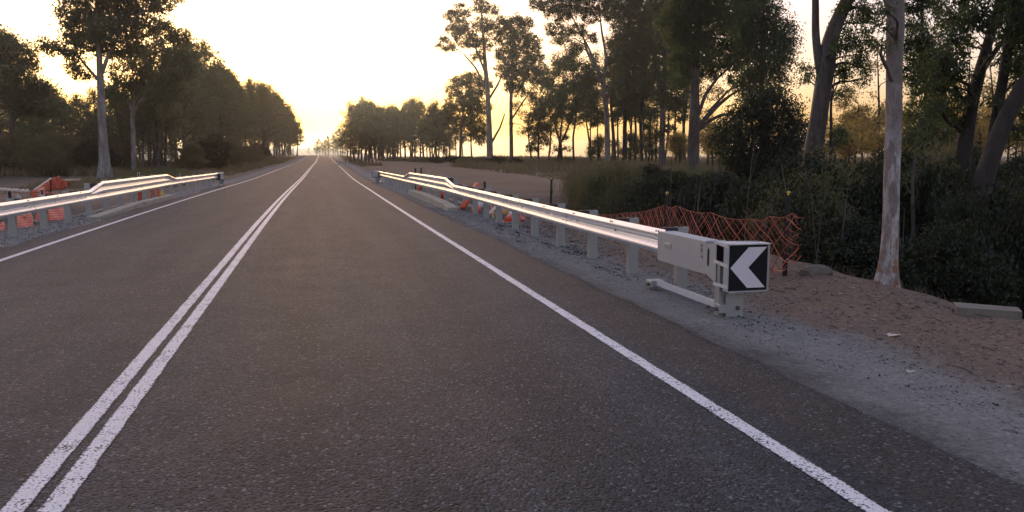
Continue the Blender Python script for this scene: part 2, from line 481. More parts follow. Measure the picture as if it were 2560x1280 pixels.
M = dict(
    asphalt=m_asphalt(), paint=m_paint(), ground=m_ground(),
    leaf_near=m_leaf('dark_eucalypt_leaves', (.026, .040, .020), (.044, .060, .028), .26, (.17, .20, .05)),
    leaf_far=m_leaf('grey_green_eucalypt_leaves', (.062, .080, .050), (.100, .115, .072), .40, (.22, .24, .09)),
    leaf_glow=m_leaf('thin_backlit_leaves', (.045, .050, .020), (.070, .070, .028), .6, (.50, .34, .08)),
    leaf_shrub=m_leaf('dark_shrub_leaves', (.016, .022, .012), (.028, .034, .018), .18, (.06, .07, .015)),
    leaf_olive=m_leaf('olive_shrub_leaves', (.090, .088, .045), (.12, .115, .062), .35, (.22, .20, .07)),
    grass_dry=m_leaf('dry_grass', (.14, .12, .068), (.19, .155, .090), .3, (.20, .15, .06)),
    grass_green=m_leaf('green_grass', (.075, .082, .038), (.115, .115, .055), .3, (.18, .22, .05)),
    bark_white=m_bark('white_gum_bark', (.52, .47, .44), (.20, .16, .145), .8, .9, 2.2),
    bark_pale=m_bark('pale_gum_bark', (.30, .27, .245), (.15, .125, .11), .4),
    bark_grey=m_bark('grey_bark', (.13, .105, .09), (.060, .047, .040), .5),
    bark_dark=m_bark('dark_bark', (.055, .043, .036), (.026, .020, .017), .5),
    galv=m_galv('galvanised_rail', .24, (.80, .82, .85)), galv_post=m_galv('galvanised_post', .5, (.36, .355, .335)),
    steel=m_plain('matt_grey_steel', (.42, .43, .44), .5, .35, .2, 3, .05),
    black=m_plain('black_sheeting', (.008, .008, .009), .6, 0, .2, 5, .0, .2),
    white_sheet=m_plain('white_sheeting', (.66, .60, .61), .5, 0, .12, 5, .03),
    bolt=m_plain('dull_bolt', (.10, .10, .10), .5, .6),
    block=m_plain('dark_spacer_plastic', (.040, .028, .026), .7, 0, .3, 8, .2),
    concrete=m_concrete('pale_concrete', (.42, .37, .29)), concrete_old=m_concrete('weathered_concrete', (.20, .17, .14)),
    clodm=m_plain('brown_clods', (.15, .115, .092), .9, 0, .5, 20, .3),
    rock=m_concrete('brown_rock', (.15, .12, .095)),
    orange=m_plain('orange_plastic', (.75, .105, .035), .5, 0, .25, 5, .05),
    orange_mesh=m_plain('orange_mesh_plastic', (.50, .12, .07), .5, 0, .3, 3, .05),
    red_refl=m_plain('dark_red_reflector', (.16, .018, .018), .35, 0, .1),
    picket=m_plain('black_star_picket', (.016, .013, .012), .55, .2, .2, 12, .2),
    yellow=m_plain('yellow_cap', (.70, .45, .06), .5, 0, .1),
    yellow_tape=m_plain('yellow_strap', (.65, .36, .08), .5, 0, .2),
    cream=m_plain('cream_fabric', (.62, .50, .40), .8, 0, .3, 6, .3),
    white_plastic=m_plain('white_plastic', (.62, .60, .57), .5, 0, .2, 5, .05, dirt=(.30, .25, .20)),
    stone=m_plain('loose_stones', (.21, .205, .20), .85, 0, .6, 25, .3),
    litter=m_plain('pale_leaf_litter', (.36, .29, .22), .8, 0, .6, 9, .2),
    clod=m_plain('black_asphalt_crumbs', (.020, .019, .019), .8, 0, .4, 30, .3),
)

# ------------------------------------------------------------------ terrain
def lines(segs):
    out = [segs[0][0]]
    for a, b, st in segs:
        n = max(1, int(round((b - a) / st))); out += list(np.linspace(a, b, n + 1)[1:])
    return np.array(out)
LAT = lines([(-1500, -400, 220), (-400, -120, 40), (-120, -40, 8), (-40, -16, 1.2), (-16, -8, .5), (-8, -5.3, .2), (-5.3, 3.2, 2.1), (3.2, 5, .09), (5, 8, .11),
             (8, 16, .4), (16, 40, 1.2), (40, 120, 5), (120, 400, 30), (400, 2000, 200)])
YS = lines([(-30, 0, 2), (0, 2, .5), (2, 12, .12), (12, 24, .3), (24, 50, .6), (50, 120, 2), (120, 350, 6), (350, 1100, 20), (1100, 1500, 100)])
def strip(lats, ys, dz=0.0, jitter=None, zf=None):
    L, Y = np.meshgrid(lats, ys)
    if jitter is not None: L = L + jitter(L, Y)
    X = L + cx(Y)
    Z = (H(X, Y) if zf is None else zf(L, Y)) + dz
    V = np.stack([X, Y, Z], -1).reshape(-1, 3)
    nl, ny = len(lats), len(ys)
    i = np.arange(ny - 1)[:, None] * nl + np.arange(nl - 1)[None]
    F = np.stack([i, i + 1, i + nl + 1, i + nl], -1).reshape(-1, 4)
    return V, F, L.ravel()
V, F, la = strip(LAT, YS)
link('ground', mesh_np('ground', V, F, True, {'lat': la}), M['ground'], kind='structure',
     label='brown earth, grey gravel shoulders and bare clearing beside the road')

def road_z(L, Y): return rz(Y) - .012 * np.abs(L + 1.3) * .0
def edge_jit(L, Y):
    r = (L > 3.2) * (.10 + .04 * vnoise(L * 0, Y, .3, 11) + .05 * vnoise(L * 0, Y, 1.1, 12))
    l = (L < -5.4) * (.07 * vnoise(L * 0, Y, .35, 13) + .05 * vnoise(L * 0, Y, 2.2, 14))
    return r + l
RY = YS[(YS >= -30) & (YS <= 1100)]
V, F, la = strip(np.array([-5.62, -5.5, -4, -2, 0, 2, 3.3, 3.42]), RY, 0, edge_jit, road_z)
# drop the outermost vertices so the seal has a thickness
Vr = V.reshape(len(RY), 8, 3); skirtL = Vr[:, :1].copy(); skirtL[:, :, 2] -= .05; skirtR = Vr[:, -1:].copy(); skirtR[:, :, 2] -= .05
skirtL[:, :, 0] -= .02; skirtR[:, :, 0] += .02
V = np.concatenate([skirtL, Vr, skirtR], 1).reshape(-1, 3)
la = np.concatenate([la.reshape(-1, 8)[:, :1], la.reshape(-1, 8), la.reshape(-1, 8)[:, -1:]], 1).ravel()
nl = 10; i = np.arange(len(RY) - 1)[:, None] * nl + np.arange(nl - 1)[None]
F = np.stack([i, i + 1, i + nl + 1, i + nl], -1).reshape(-1, 4)
road = link('road', mesh_np('road', V, F, False, {'lat': la}), M['asphalt'], kind='structure', label='dark grey sealed two lane country road')
PY = lines([(-30, 1, 2), (1, 14, .06), (14, 40, .25), (40, 120, 1), (120, 350, 6), (350, 1100, 20)])
def road_zi(Y): return np.interp(Y, RY, rz(RY))
def line_mark(name, c, w, lab, fade=1.0):
    w2 = w / 2 + .008
    lats = c + np.array([-w2, -w2 * .75, 0, w2 * .75, w2])
    def jit(L, Y):
        d = L - c
        return np.sign(d) * (np.abs(d) > w2 * .9) * .006 * vnoise(d * 40, Y, .13, 21) + .012 * vnoise(0 * L, Y, 9, 22)
    V, F, la = strip(lats, PY, 0, jit, lambda L, Y: road_zi(Y) + .004 + np.clip(Y - 60, 0, 300) * .0001)
    e = np.tile(np.array([0, .5, 1, .5, 0.]), len(PY))
    return link(name, mesh_np(name, V, F, False, {'lat': la, 'edge': e}), M['paint'], road, label=lab)
line_mark('centre_line', -1.465, .105, 'left stripe of the double white centre line')
line_mark('centre_line', -1.285, .105, 'right stripe of the double white centre line')
line_mark('edge_line', 2.575, .105, 'right white edge line')
line_mark('edge_line', -5.03, .105, 'left white edge line')

# ------------------------------------------------------------------ guard rails
def hump(c): return [(c - .056, .010), (c - .030, .070), (c - .014, .083), (c + .014, .083), (c + .030, .070), (c + .056, .010)]
def wprof():
    P = [(0, .022)] + [(.012, .028), (.036, .072), (.050, .083), (.076, .083), (.092, .072), (.138, .006)]
    P += [(.146, .002), (.148, .001), (.150, 0), (.154, 0), (.158, 0), (.162, 0), (.164, .001), (.166, .002)]
    P += [(.174, .006), (.220, .072), (.236, .083), (.262, .083), (.276, .072), (.300, .028), (.312, .022)]
    return np.array(P)
def tprof():
    P = [(0, .022)] + [(.012, .028), (.036, .072), (.050, .083), (.076, .083), (.092, .072), (.138, .006)]
    P += [(.156, .002), (.184, .010), (.222, .072), (.238, .083), (.268, .083), (.284, .072), (.322, .010), (.350, .002)]
    P += [(.368, .006), (.414, .072), (.430, .083), (.456, .083), (.470, .072), (.494, .028), (.506, .022)]
    return np.array(P)
WP, TP = wprof(), tprof()

class Rail:
    def __init__(s, side, xs, low, t_up0, t_up1, t_dn0, t_dn1):
        s.side, s.xs, s.low = side, np.array(xs), low
        s.t = (t_up0, t_up1, t_dn0, t_dn1)
    def x(s, y): return float(np.interp(y, s.xs[:, 0], s.xs[:, 1]))
    def k(s, y): return float(np.interp(y, s.t, [0, 1, 1, 0]))
    def panel(s, y0, y1, lift, parent):
        st = [y for y in s.t if y0 < y < y1]
        ys = sorted(set([y0, y1] + st + list(np.arange(y0 + .8, y1, .8))))
        V = []; n = len(WP)
        for y in ys:
            k = s.k(y); P = WP * (1 - k) + TP * k
            for back in (0, 1):
                for (z, d) in P:
                    V.append((s.x(y) - s.side * (d + lift - back * .004), y, s.low + z + float(rz(y))))
        F = []
        for a in range(len(ys) - 1):
            for b in (0, 1):
                o = a * 2 * n + b * n; q = o + 2 * n
                for i in range(n - 1): F.append([o + i, o + i + 1, q + i + 1, q + i])
        C_ = len(V); V = V + V      # rims use their own vertices so that the face shading stays clean
        for a in (0, len(ys) - 1):
            for i in range(n - 1): F.append([C_ + a * 2 * n + i, C_ + a * 2 * n + i + 1, C_ + a * 2 * n + n + i + 1, C_ + a * 2 * n + n + i])
        for i in (0, n - 1):
            for a in range(len(ys) - 1):
                o = C_ + a * 2 * n; q = o + 2 * n; F.append([o + i, o + n + i, q + n + i, q + i])
        me = mesh_np('rail_panel', V, F, True)
        me.polygons.foreach_set('use_smooth', np.array([i < (len(ys) - 1) * 2 * (n - 1) for i in range(len(F))]))
        return link('rail_panel', me, M['galv'], parent)

def post_mesh(height):
    "folded steel C section, closed face towards -Y"
    m = MB(); w, d, t = .145, .11, .007
    out = [(-w / 2, -d / 2), (w / 2, -d / 2), (w / 2, d / 2), (w / 2 - .03, d / 2), (w / 2 - .03, d / 2 - t), (w / 2 - t, d / 2 - t), (w / 2 - t, -d / 2 + t),
           (-w / 2 + t, -d / 2 + t), (-w / 2 + t, d / 2 - t), (-w / 2 + .03, d / 2 - t), (-w / 2 + .03, d / 2), (-w / 2, d / 2)]
    m.prism([Vector((x, y, -.5)) for x, y in out], (0, 0, height + .5)); return m
_pm = {}
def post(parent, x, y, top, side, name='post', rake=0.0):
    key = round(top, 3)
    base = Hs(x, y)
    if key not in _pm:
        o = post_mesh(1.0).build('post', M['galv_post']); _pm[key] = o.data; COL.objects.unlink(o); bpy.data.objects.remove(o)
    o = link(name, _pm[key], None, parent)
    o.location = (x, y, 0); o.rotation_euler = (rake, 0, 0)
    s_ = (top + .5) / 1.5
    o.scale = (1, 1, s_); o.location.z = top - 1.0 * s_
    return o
def add_bolts(parent, pts, side):
    m = MB()
    for (x, y, z) in pts:
        m.tube([(x, y, z), (x - side * .014, y, z)], [.010, .008], 6)
        m.tube([(x, y, z), (x - side * .004, y, z)], [.014, .014], 6)
    m.build('rail_bolts', M['bolt'], parent, kind='stuff')

def head(parent_label, x0, y0, flip, rise, label, group, **kw):
    "energy absorbing end terminal; local -Y is the outer end, the rail comes in from +Y"
    root = empty('rail_end_terminal', (x0, y0, rise), math.pi if flip else 0.0, label=label, cat='guardrail end', group=group)
    steel = M['steel']
    # feeder box with a slot
    m = MB(); xl, xr, z0, z1, ya, yb = -.11, .12, .385, .745, .36, 1.62
    t = .008
    m.box((xl, (ya + yb) / 2, (z0 + z1) / 2), (t, yb - ya, z1 - z0))
    m.box((xr, (ya + yb) / 2, (z0 + z1) / 2), (t, yb - ya, z1 - z0 - .002))
    m.box(((xl + xr) / 2, (ya + yb) / 2, z1), (xr - xl - .009, yb - ya - .004, t))
    m.box(((xl + xr) / 2, (ya + yb) / 2, z0), (xr - xl - .009, yb - ya - .004, t))
    m.build('feeder_box', steel, root)
    MB().box((xl - .006, yb - .31, .60), (.006, .19, .075), bev=.002).build('slot_plate', M['galv_post'], root)
    MB().box((xl - .011, yb - .31, .62), (.008, .16, .018)).build('lit_slot', M['white_plastic'], root)  # white strip stands in for the light showing in the slot
    # folded stiffener where box meets throat
    m = MB(); m.box((xl + .004, ya - .008, .565), (.02, .016, .385)); m.box((xr - .004, ya - .008, .565), (.02, .016, .385))
    m.box((0.005, ya - .008, .752), (.21, .016, .02)); m.box((0.005, ya - .008, .378), (.21, .016, .02)); m.build('collar', steel, root)
    # flared throat
    m = MB(); A = [(-.115, ya - .017), (.125, ya - .017)]; yt = .03
    q = lambda x, y, z: Vector((x, y, z))
    L0, L1 = [q(-.118, ya - .017, .395), q(-.118, ya - .017, .735)], [q(-.125, yt + .06, .325), q(-.125, yt + .06, .775)]
    R0, R1 = [q(.128, ya - .017, .395), q(.128, ya - .017, .735)], [q(.33, yt - .06, .285), q(.33, yt - .06, .785)]
    for a, b, n_ in ((L0, L1, (.008, 0, 0)), (R0, R1, (-.008, 0, 0))): m.prism([a[0], a[1], b[1], b[0]], n_)
    m.prism([L0[1], R0[1], R1[1], L1[1]], (0, 0, -.008)); m.prism([L0[0], R0[0], R1[0], L1[0]], (0, 0, .008))
    m.build('throat', steel, root)
    # oval slot on the near side
    m = MB(); pts = []
    for i in range(20):
        a = 2 * math.pi * i / 20; pts.append(q(-.1195, ya - .09 + .022 * math.cos(a), .585 + (.105 if math.sin(a) > 0 else -.105) * .62 + .035 * math.sin(a)))
    m.prism(pts, (-.003, 0, 0)).build('oval_slot', M['black'], root)
    # impact frame with the chevron panel
    yf = -.10; fx0, fx1, fz0, fz1 = -.115, .385, .265, .775
    m = MB(); fr = .018
    m.box((fx0 + fr / 2, yf, (fz0 + fz1) / 2), (fr, .09, fz1 - fz0), bev=.003)
    m.build('frame_flange', steel, root)
    m = MB(); m.box((fx1 - .012, yf + .01, (fz0 + fz1) / 2 - .006), (.024, .10, fz1 - fz0 - .03), bev=.003).build('frame_flange', M['galv_post'], root)
    m = MB(); m.prism([q(fx0 + .019, yf - .05, fz1), q(fx1 + .002, yf - .05, fz1), q(fx1 - .03, yf + .17, fz1), q(fx0 + .03, yf + .25, fz1)], (0, 0, -.012)); m.build('top_plate', M['white_plastic'], root)
    m = MB(); m.box(((fx0 + fx1) / 2, yf, fz0 - .004), (fx1 - fx0 - .04, .10, .012)); m.build('bottom_plate', steel, root)
    for zz in (.745, .535, .315):
        m = MB(); m.prism([q(fx0 - .004, yf - .045, zz + .018), q(fx0 - .004, yf - .045, zz - .018), q(-.13, yt + .10, zz + (-.018) + (.03 if zz > .5 else 0)), q(-.13, yt + .10, zz + .018 + (.03 if zz > .5 else 0))], (.008, 0, 0))
        m.build('side_bar', M['white_plastic'], root)
    m = MB(); m.box(((fx0 + fx1) / 2, yf + .02, (fz0 + fz1) / 2), (fx1 - fx0 - .045, .012, fz1 - fz0 - .02)).build('impact_plate', steel, root)
    if not flip:
        a0, a1, b0, b1 = fx0 + .021, fx1 - .030, fz0 + .012, fz1 - .018
        pan = MB().box(((a0 + a1) / 2, yf - .035, (b0 + b1) / 2), (a1 - a0, .006, b1 - b0)).build('chevron_panel', M['black'], root, label='black square panel with a white arrow pointing left')
        w, h_ = a1 - a0, b1 - b0; cz = (b0 + b1) / 2
        X = lambda f: a0 + w * f
        Z = lambda f: cz + h_ * f
        poly = [(.035, 0), (.50, .455), (.985, .455), (.505, 0), (.965, -.455), (.49, -.455)]
        m = MB()
        P = [q(X(x), yf - .0385, Z(z)) for x, z in poly]
        m.add(P + [p + Vector((0, -.0015, 0)) for p in P], [[6, 7, 9, 10 - 0][:0] or [6, 7, 8, 9], [6, 9, 10, 11]] + [[i, (i + 1) % 6, 6 + (i + 1) % 6, 6 + i] for i in range(6)])
        ch = m.build('chevron_arrow', M['white_sheet'], pan)
    # ground strut and yokes
    m = MB(); L = 1.66
    m.prism([q(-.075, .06, .035), q(-.02, .06, .035), q(-.02, .06, .10), q(-.075, .06, .10)], (0, L, 0)); m.build('ground_strut', M['galv'], root)
    m = MB(); m.box((-.05, 1.80, .05), (.20, .17, .09), bev=.01); m.build('strut_yoke', M['galv_post'], root)
    m = MB(); m.box((-.095, .02, .06), (.085, .13, .10), bev=.008); m.build('strut_yoke', M['galv_post'], root)
    # lower stub post with a slip base: upper leg and hinged lower plate
    m = MB(); m.box((-.055, .03, .12), (.11, .012, .90)); m.box((-.107, .07, .12), (.008, .10, .90)); m.box((-.004, .07, .12), (.008, .10, .90)); m.build('end_post', M['galv_post'], root)
    m = MB(); m.box((.055, -.018, .045), (.21, .012, .34)); m.build('end_post_plate', M['galv_post'], root)
    m = MB(); m.tube([(.09, -.025, .06), (.09, -.055, .06)], [.025, .018], 8); m.tube([(-.17, .0, .055), (-.135, .0, .055)], .02, 8); m.tube([(-.15, 1.77, .045), (-.185, 1.77, .045)], .02, 8)
    m.tube([(-.14, .18, .05), (-.165, .18, .05)], .016, 8)
    m.build('anchor_bolts', M['bolt'], root, kind='stuff')
    return root

def delineator(parent, x, y, z0, face, h=.16):
    "reflector plate standing on the rail; face towards the camera side is red on the left rail"
    d = MB().box((x, y, z0 + h / 2), (.085, .014, h), bev=.003).build('reflector_plate', M['white_plastic'] if face else M['galv_post'], parent)
    if face:
        MB().box((x, y - .009, z0 + h / 2 + .015), (.06, .005, h - .06)).build('reflector', M['red_refl'], d)
    return d

def guard_rail(name, label, rail, ypanels, yposts, deline, face):
    root = empty(name, (rail.x(ypanels[0]), ypanels[0], 0), label=label, cat='guardrail')
    inv = Vector(root.location)
    def mv(o): o.location = Vector(o.location) - inv; return o
    for i in range(len(ypanels) - 1):
        mv(rail.panel(ypanels[i], ypanels[i + 1] + .30, (i % 2) * .0045, root))
    side = rail.side
    bolts = []
    for y in yposts:
        k = rail.k(y); x = rail.x(y); g = float(rz(y))
        top = rail.low + .335 + k * .185 + g
        px_ = x + side * .27
        mv(post(root, px_, y, top, side))
        b = MB().box((x + side * .10, y, rail.low + g + .165 + k * .09), (.19, .10, .33 + k * .18), bev=.006).build('spacer_block', M['block'], root); mv(b)
        for dy in (-.035, .035):
            bolts.append((x - side * .063, y + dy, rail.low + g + (.286 if k < .5 else .48)))
        bolts.append((x - side * .003, y, rail.low + g + .156))
    for y in ypanels[1:-1]:
        g = float(rz(y))
        for dy in (.05, .25):
            for zz in (.12, .19): bolts.append((rail.x(y) - side * .032, y + dy, rail.low + g + zz))
    add_bolts(root, bolts, side)
    mv(root.children[-1]) if False else None
    for ch in root.children:
        if ch.name.startswith('rail_bolts'): mv(ch)
    for y in deline:
        k = rail.k(y); mv(delineator(root, rail.x(y) + side * .10, y, rail.low + .30 + k * .19 + float(rz(y)), face, .17))
    return root

RR = Rail(1, [(7, 4.30), (9.3, 4.29), (12, 4.24), (20, 4.32), (27, 4.36), (38, 4.16), (52, 4.10), (60, 4.1)], .458, 25.1, 26.9, 36.2, 38.0)
rp = guard_rail('guard_rail', 'long bright galvanised guardrail along the right shoulder, raised in the middle over the culvert', RR,
                [9.15, 13.0, 17.0, 21.2, 25.1, 26.9, 31.5, 36.2, 38.0, 42.5, 47.5, 52.0],
                [9.3, 10.85, 12.55, 14.4, 16.3, 18.1, 19.9, 21.5, 23.1, 24.9, 26.7, 28.4, 30.2, 32.0, 33.8, 35.6, 37.4, 39.3, 41.2, 43.1, 45.0, 46.9, 48.8, 50.6],
                [20.1, 31.5, 41.0], False)
head('', 4.31, 7.60, False, 0.0, 'grey guardrail end terminal with black and white left arrow panel, nearest the camera', 'guardrail end terminals')
head('', 4.08, 53.9, True, float(rz(53)), 'small distant guardrail end terminal at the far end of the right rail', 'guardrail end terminals')

RL = Rail(-1, [(4, -6.35), (18, -6.10), (24, -6.0), (36, -5.95), (50, -5.52), (60, -5.4)], .458, 23.6, 24.9, 35.1, 36.8)
lp = guard_rail('guard_rail', 'bright galvanised guardrail along the left shoulder with red reflectors on top', RL,
                [7.0, 11.0, 15.0, 19.4, 23.6, 24.9, 30.0, 35.1, 36.8, 42.0, 48.5],
                [8.1, 10, 11.9, 13.7, 15.5, 17.3, 19.0, 20.9, 22.7, 24.6, 26.5, 28.3, 30.2, 32.0, 33.8, 35.6, 37.4, 39.3, 41.2, 43.1, 45.0, 46.9, 48.2],
                [20.4, 30.4, 38.6], True)
head('', -5.45, 50.2, True, float(rz(50)), 'small distant guardrail end terminal at the far end of the left rail', 'guardrail end terminals')

# stencilled letters on the side of the feeder box
def letters(txt, size, mat, parent, loc, rot, name):
    cu = bpy.data.curves.new(name, 'FONT'); cu.body = txt; cu.size = size; cu.extrude = .0006; cu.space_character = 1.25
    tmp = bpy.data.objects.new('tmp', cu); COL.objects.link(tmp)
    dg = bpy.context.evaluated_depsgraph_get(); dg.update()
    me = bpy.data.meshes.new_from_object(tmp.evaluated_get(dg)); me.name = name
    COL.objects.unlink(tmp); bpy.data.objects.remove(tmp)
    me.materials.clear()
    o = link(name, me, mat, parent); o.location = loc; o.rotation_euler = rot; return o
hd = bpy.data.objects['rail_end_terminal']
from mathutils import Matrix
# reading downwards: text x axis -> -Z, text up -> -Y ... seen from the road side (-X)
Mx = Matrix(((0, 0, -1), (0, -1, 0), (-1, 0, 0))).transposed()
letters('SKT', .085, M['bolt'], hd, (-.1165, .47, .715), Matrix(((0, 0, -1), (0, -1, 0), (-1, 0, 0))).to_euler(), 'stencil_letters')
letters('-', .085, M['bolt'], hd, (-.1165, .47, .475), Matrix(((0, 0, -1), (0, -1, 0), (-1, 0, 0))).to_euler(), 'stencil_mark')

# ------------------------------------------------------------------ concrete over the culvert
def block_run(x_of, ys, tops, w, name, lab, mat):
    root = empty(name, (x_of(ys[0]), ys[0], 0), label=lab, cat='concrete kerb')
    rnd = random.Random(7)
    for i in range(len(ys) - 1):
        a, b = ys[i] + .07, ys[i + 1] - .07
        m = MB(); xa, xb = x_of(a), x_of(b)
        za, zb = tops[i], tops[i + 1]
        P = []
        for (x, y, z) in ((xa, a, za), (xb, b, zb)):
            P += [Vector((x, y, -.3)), Vector((x + w, y, -.3)), Vector((x + w, y, z)), Vector((x + .02, y, z)), Vector((x, y, z - .02))]
        m.add(P, [[0, 1, 2, 3, 4][::-1], [5, 6, 7, 8, 9]] + [[j, (j + 1) % 5, 5 + (j + 1) % 5, 5 + j] for j in range(5)])
        o = m.build('kerb_block', mat, root); o.location = -root.location
    return root
block_run(lambda y: 3.98 + .006 * (y - 25) , [24.3, 25.6, 28.3, 31.4, 35.8], [.09, .17, .19, .21, .17], .32, 'culvert_kerb',
          'pale concrete culvert kerb blocks under the right guardrail', M['concrete'])
block_run(lambda y: -6.12 + .012 * (y - 24), [23.6, 29.2, 35.2], [.04, .13, .10], .34, 'culvert_kerb',
          'pale concrete culvert kerb under the left guardrail', M['concrete'])
# headwalls either side, seen through the posts
o = MB().box((5.15, 30, -.85), (.3, 9.0, 1.7), bev=.02).build('culvert_headwall', M['concrete_old'], label='weathered concrete headwall behind the right rail posts', cat='headwall')
o = MB().box((-6.85, 29.4, -.75), (.3, 9.0, 1.4), bev=.02).build('culvert_headwall', M['concrete_old'], label='weathered concrete headwall behind the left rail posts', cat='headwall')
# slab at the right edge
pa = gpt(2385, 768); 
m = MB()
def slabpt(u, v, Y, z): 
    p = at(u, v, Y); return Vector((p.x, p.y, z))
ztop = .08
def on_z(u, v, z):
    r = ray(u, v); t = (z - EYE) / r[2]; return Vector((r[0] * t, r[1] * t, z))
P = [on_z(2380, 764, ztop), on_z(2440, 757, ztop), on_z(2553, 766, ztop), on_z(2500, 769, ztop)]
a = on_z(2556, 779, ztop); b = on_z(2392, 768, ztop)
dirv = (b - a).normalized(); nrm = Vector((-dirv.y, dirv.x, 0)); nrm = nrm if nrm.y > 0 else -nrm
m.prism([a, b, b + nrm * .34, a + nrm * .26], (0, 0, -.7)).build('concrete_slab', M['concrete_old'], label='flat weathered concrete block half buried in the bank at the right edge', cat='concrete block')

# ------------------------------------------------------------------ orange mesh fence, star pickets
def picket(p, ztop, label, cap=True, lean=(0, 0), parent=None):
    root = empty('star_picket', (p[0], p[1], Hs(p[0], p[1])), label=label, cat='star picket', group='black star pickets behind the rails')
    h = ztop - root.location.z
    m = MB(); t = .008; r = .042
    for k in range(3):
        a = 2 * math.pi * k / 3 + .5
        d = Vector((math.cos(a), math.sin(a), 0)); n = Vector((-d.y, d.x, 0)) * t
        P = [n, d * r + n * .6, d * r - n * .6, -n]
        m.prism([Vector((q.x, q.y, -.4)) for q in P], (lean[0] * (h + .4), lean[1] * (h + .4), h + .4))
    m.build('stake', M['picket'], root)
    if cap:
        MB().box((lean[0] * h, lean[1] * h, h - .01), (.045, .045, .06), bev=.01).build('cap', M['yellow'], root)
    return root
p1 = at(1665, 600, 13.7); p1 = Vector((6.35, 13.6, 0))
picket(at(1665, 600, 13.9), at(1665, 482, 13.9).z, 'black star picket with yellow cap holding up the orange mesh behind the rail')
p2 = gpt(1963, 690)
picket((p2.x, p2.y), at(1968, 482, p2.y).z, 'yellow capped star picket at the free end of the orange mesh')
picket(at(1372, 510, 26.5), at(1375, 446, 26.5).z, 'lone black star picket leaning in front of the bare clearing', True, (.03, 0))
picket(at(1212, 480, 27.5), at(1212, 452, 27.5).z, 'short black star picket just behind the raised rail step')
picket(at(1039, 450, 41), at(1039, 419, 41).z, 'farther pair of star pickets, the left one')
picket(at(1053, 450, 41), at(1053, 418, 41).z, 'farther pair of star pickets, the right one')

def net(name, tops, bots, cell, thick, fine, mat, label, cat='barrier mesh', seed=1, sag=.1, billow=.12, **kw):
    "a hanging net between polylines of top and bottom points"
    root = empty(name, tuple(tops[0]), label=label, cat=cat, **kw)
    tops = [Vector(t) for t in tops]; bots = [Vector(t) for t in bots]
    L = [0]
    for a, b in zip(tops[:-1], tops[1:]): L.append(L[-1] + (b - a).length)
    rnd = random.Random(seed)
    def P(s, t):
        s = min(max(s, 0), L[-1])
        i = max(k for k in range(len(L) - 1) if L[k] <= s + 1e-9) if s < L[-1] else len(L) - 2
        f = (s - L[i]) / (L[i + 1] - L[i])
        a = tops[i].lerp(tops[i + 1], f); b = bots[i].lerp(bots[i + 1], f)
        n = (tops[i + 1] - tops[i]).cross(Vector((0, 0, 1))).normalized()
        w = math.sin(s * 2.3 + t * 2.1 + seed) * .5 + math.sin(s * 5.1 - t * 3 + 2 * seed) * .3
        a = a - Vector((0, 0, sag * math.sin(f * math.pi)))
        return a.lerp(b, t) + n * (w * billow * (.3 + t)) - root.location
    hgt = (tops[0] - bots[0]).length
    def strands(c, r, nm, nside, off=0.0, skip=0.0):
        m = MB()
        slope = hgt / 1.0
        for sgn in (1, -1):
            s0 = -hgt * 1.9 if sgn > 0 else 0
            s = s0 + off
            end = L[-1] if sgn > 0 else L[-1] + hgt * 1.9
            while s < end:
                pts = []
                N = 14
                for i in range(N + 1):
                    t = i / N; ss = s + sgn * t * hgt * 1.9
                    ss += .02 * math.sin(t * 9 + s * 7)
                    if 0 <= ss <= L[-1] and rnd.random() >= skip: pts.append(P(ss, t))
                    else:
                        if len(pts) > 1: m.tube(pts, r, nside, False)
                        pts = []
                if len(pts) > 1: m.tube(pts, r, nside, False)
                s += c
        m.build(nm, mat, root, kind='stuff')
    strands(cell, thick, 'heavy_strands', 4)
    strands(fine, thick * .42, 'fine_strands', 3, cell * .3, .04)
    m = MB(); N = int(L[-1] / .1)
    m.tube([P(L[-1] * i / N, 0) for i in range(N + 1)], thick * .8, 4, False)
    m.tube([P(L[-1] * i / N, 1) + Vector((0, 0, .03 * math.sin(i * .9))) for i in range(N + 1)], thick * .7, 4, False)
    m.build('selvedge', mat, root)
    return root
T = [at(1395, 540, 22), at(1475, 532, 20), at(1560, 532, 17.5), at(1665, 512, 13.95), at(1690, 514, 13.3), at(1780, 532, 11.9), at(1880, 547, 10.7), at(1925, 540, 10.2), at(1985, 530, 9.6), at(2010, 545, 9.5)]
B = [at(1395, 590, 22), at(1480, 585, 20), at(1565, 590, 17.5), at(1665, 640, 13.95), at(1690, 648, 13.3), at(1780, 672, 11.9), at(1880, 690, 10.7), at(1925, 690, 10.2), at(1975, 668, 9.6), at(2006, 640, 9.5)]
net('orange_barrier_mesh', T, B, .42, .0055, .16, M['orange_mesh'], 'sagging orange diamond barrier mesh strung behind the near end of the right rail', sag=.05, seed=2, billow=.06)

def sheet(name, pts, nu, nv, mat, wave, seed, parent=None, **kw):
    "crumpled cloth or folded mesh: four corner points"
    a, b, c, d = [Vector(p) for p in pts]
    V = []
    n = (b - a).cross(d - a).normalized()
    for j in range(nv + 1):
        for i in range(nu + 1):
            u, v = i / nu, j / nv
            p = a.lerp(b, u).lerp(d.lerp(c, u), v)
            w = math.sin(u * 9 + seed) * math.cos(v * 5 + seed * 2) * .6 + math.sin(u * 23 + v * 11 + seed) * .4
            V.append(p + n * w * wave)
    F = [[j * (nu + 1) + i, j * (nu + 1) + i + 1, (j + 1) * (nu + 1) + i + 1, (j + 1) * (nu + 1) + i] for j in range(nv) for i in range(nu)]
    o0 = V[0] if parent is None else Vector((0, 0, 0))
    me = mesh_np(name, [v - o0 for v in V], F, True)
    o = link(name, me, mat, parent, **kw); o.location = o0
    md = o.modifiers.new('thickness', 'SOLIDIFY'); md.thickness = .006
    return o
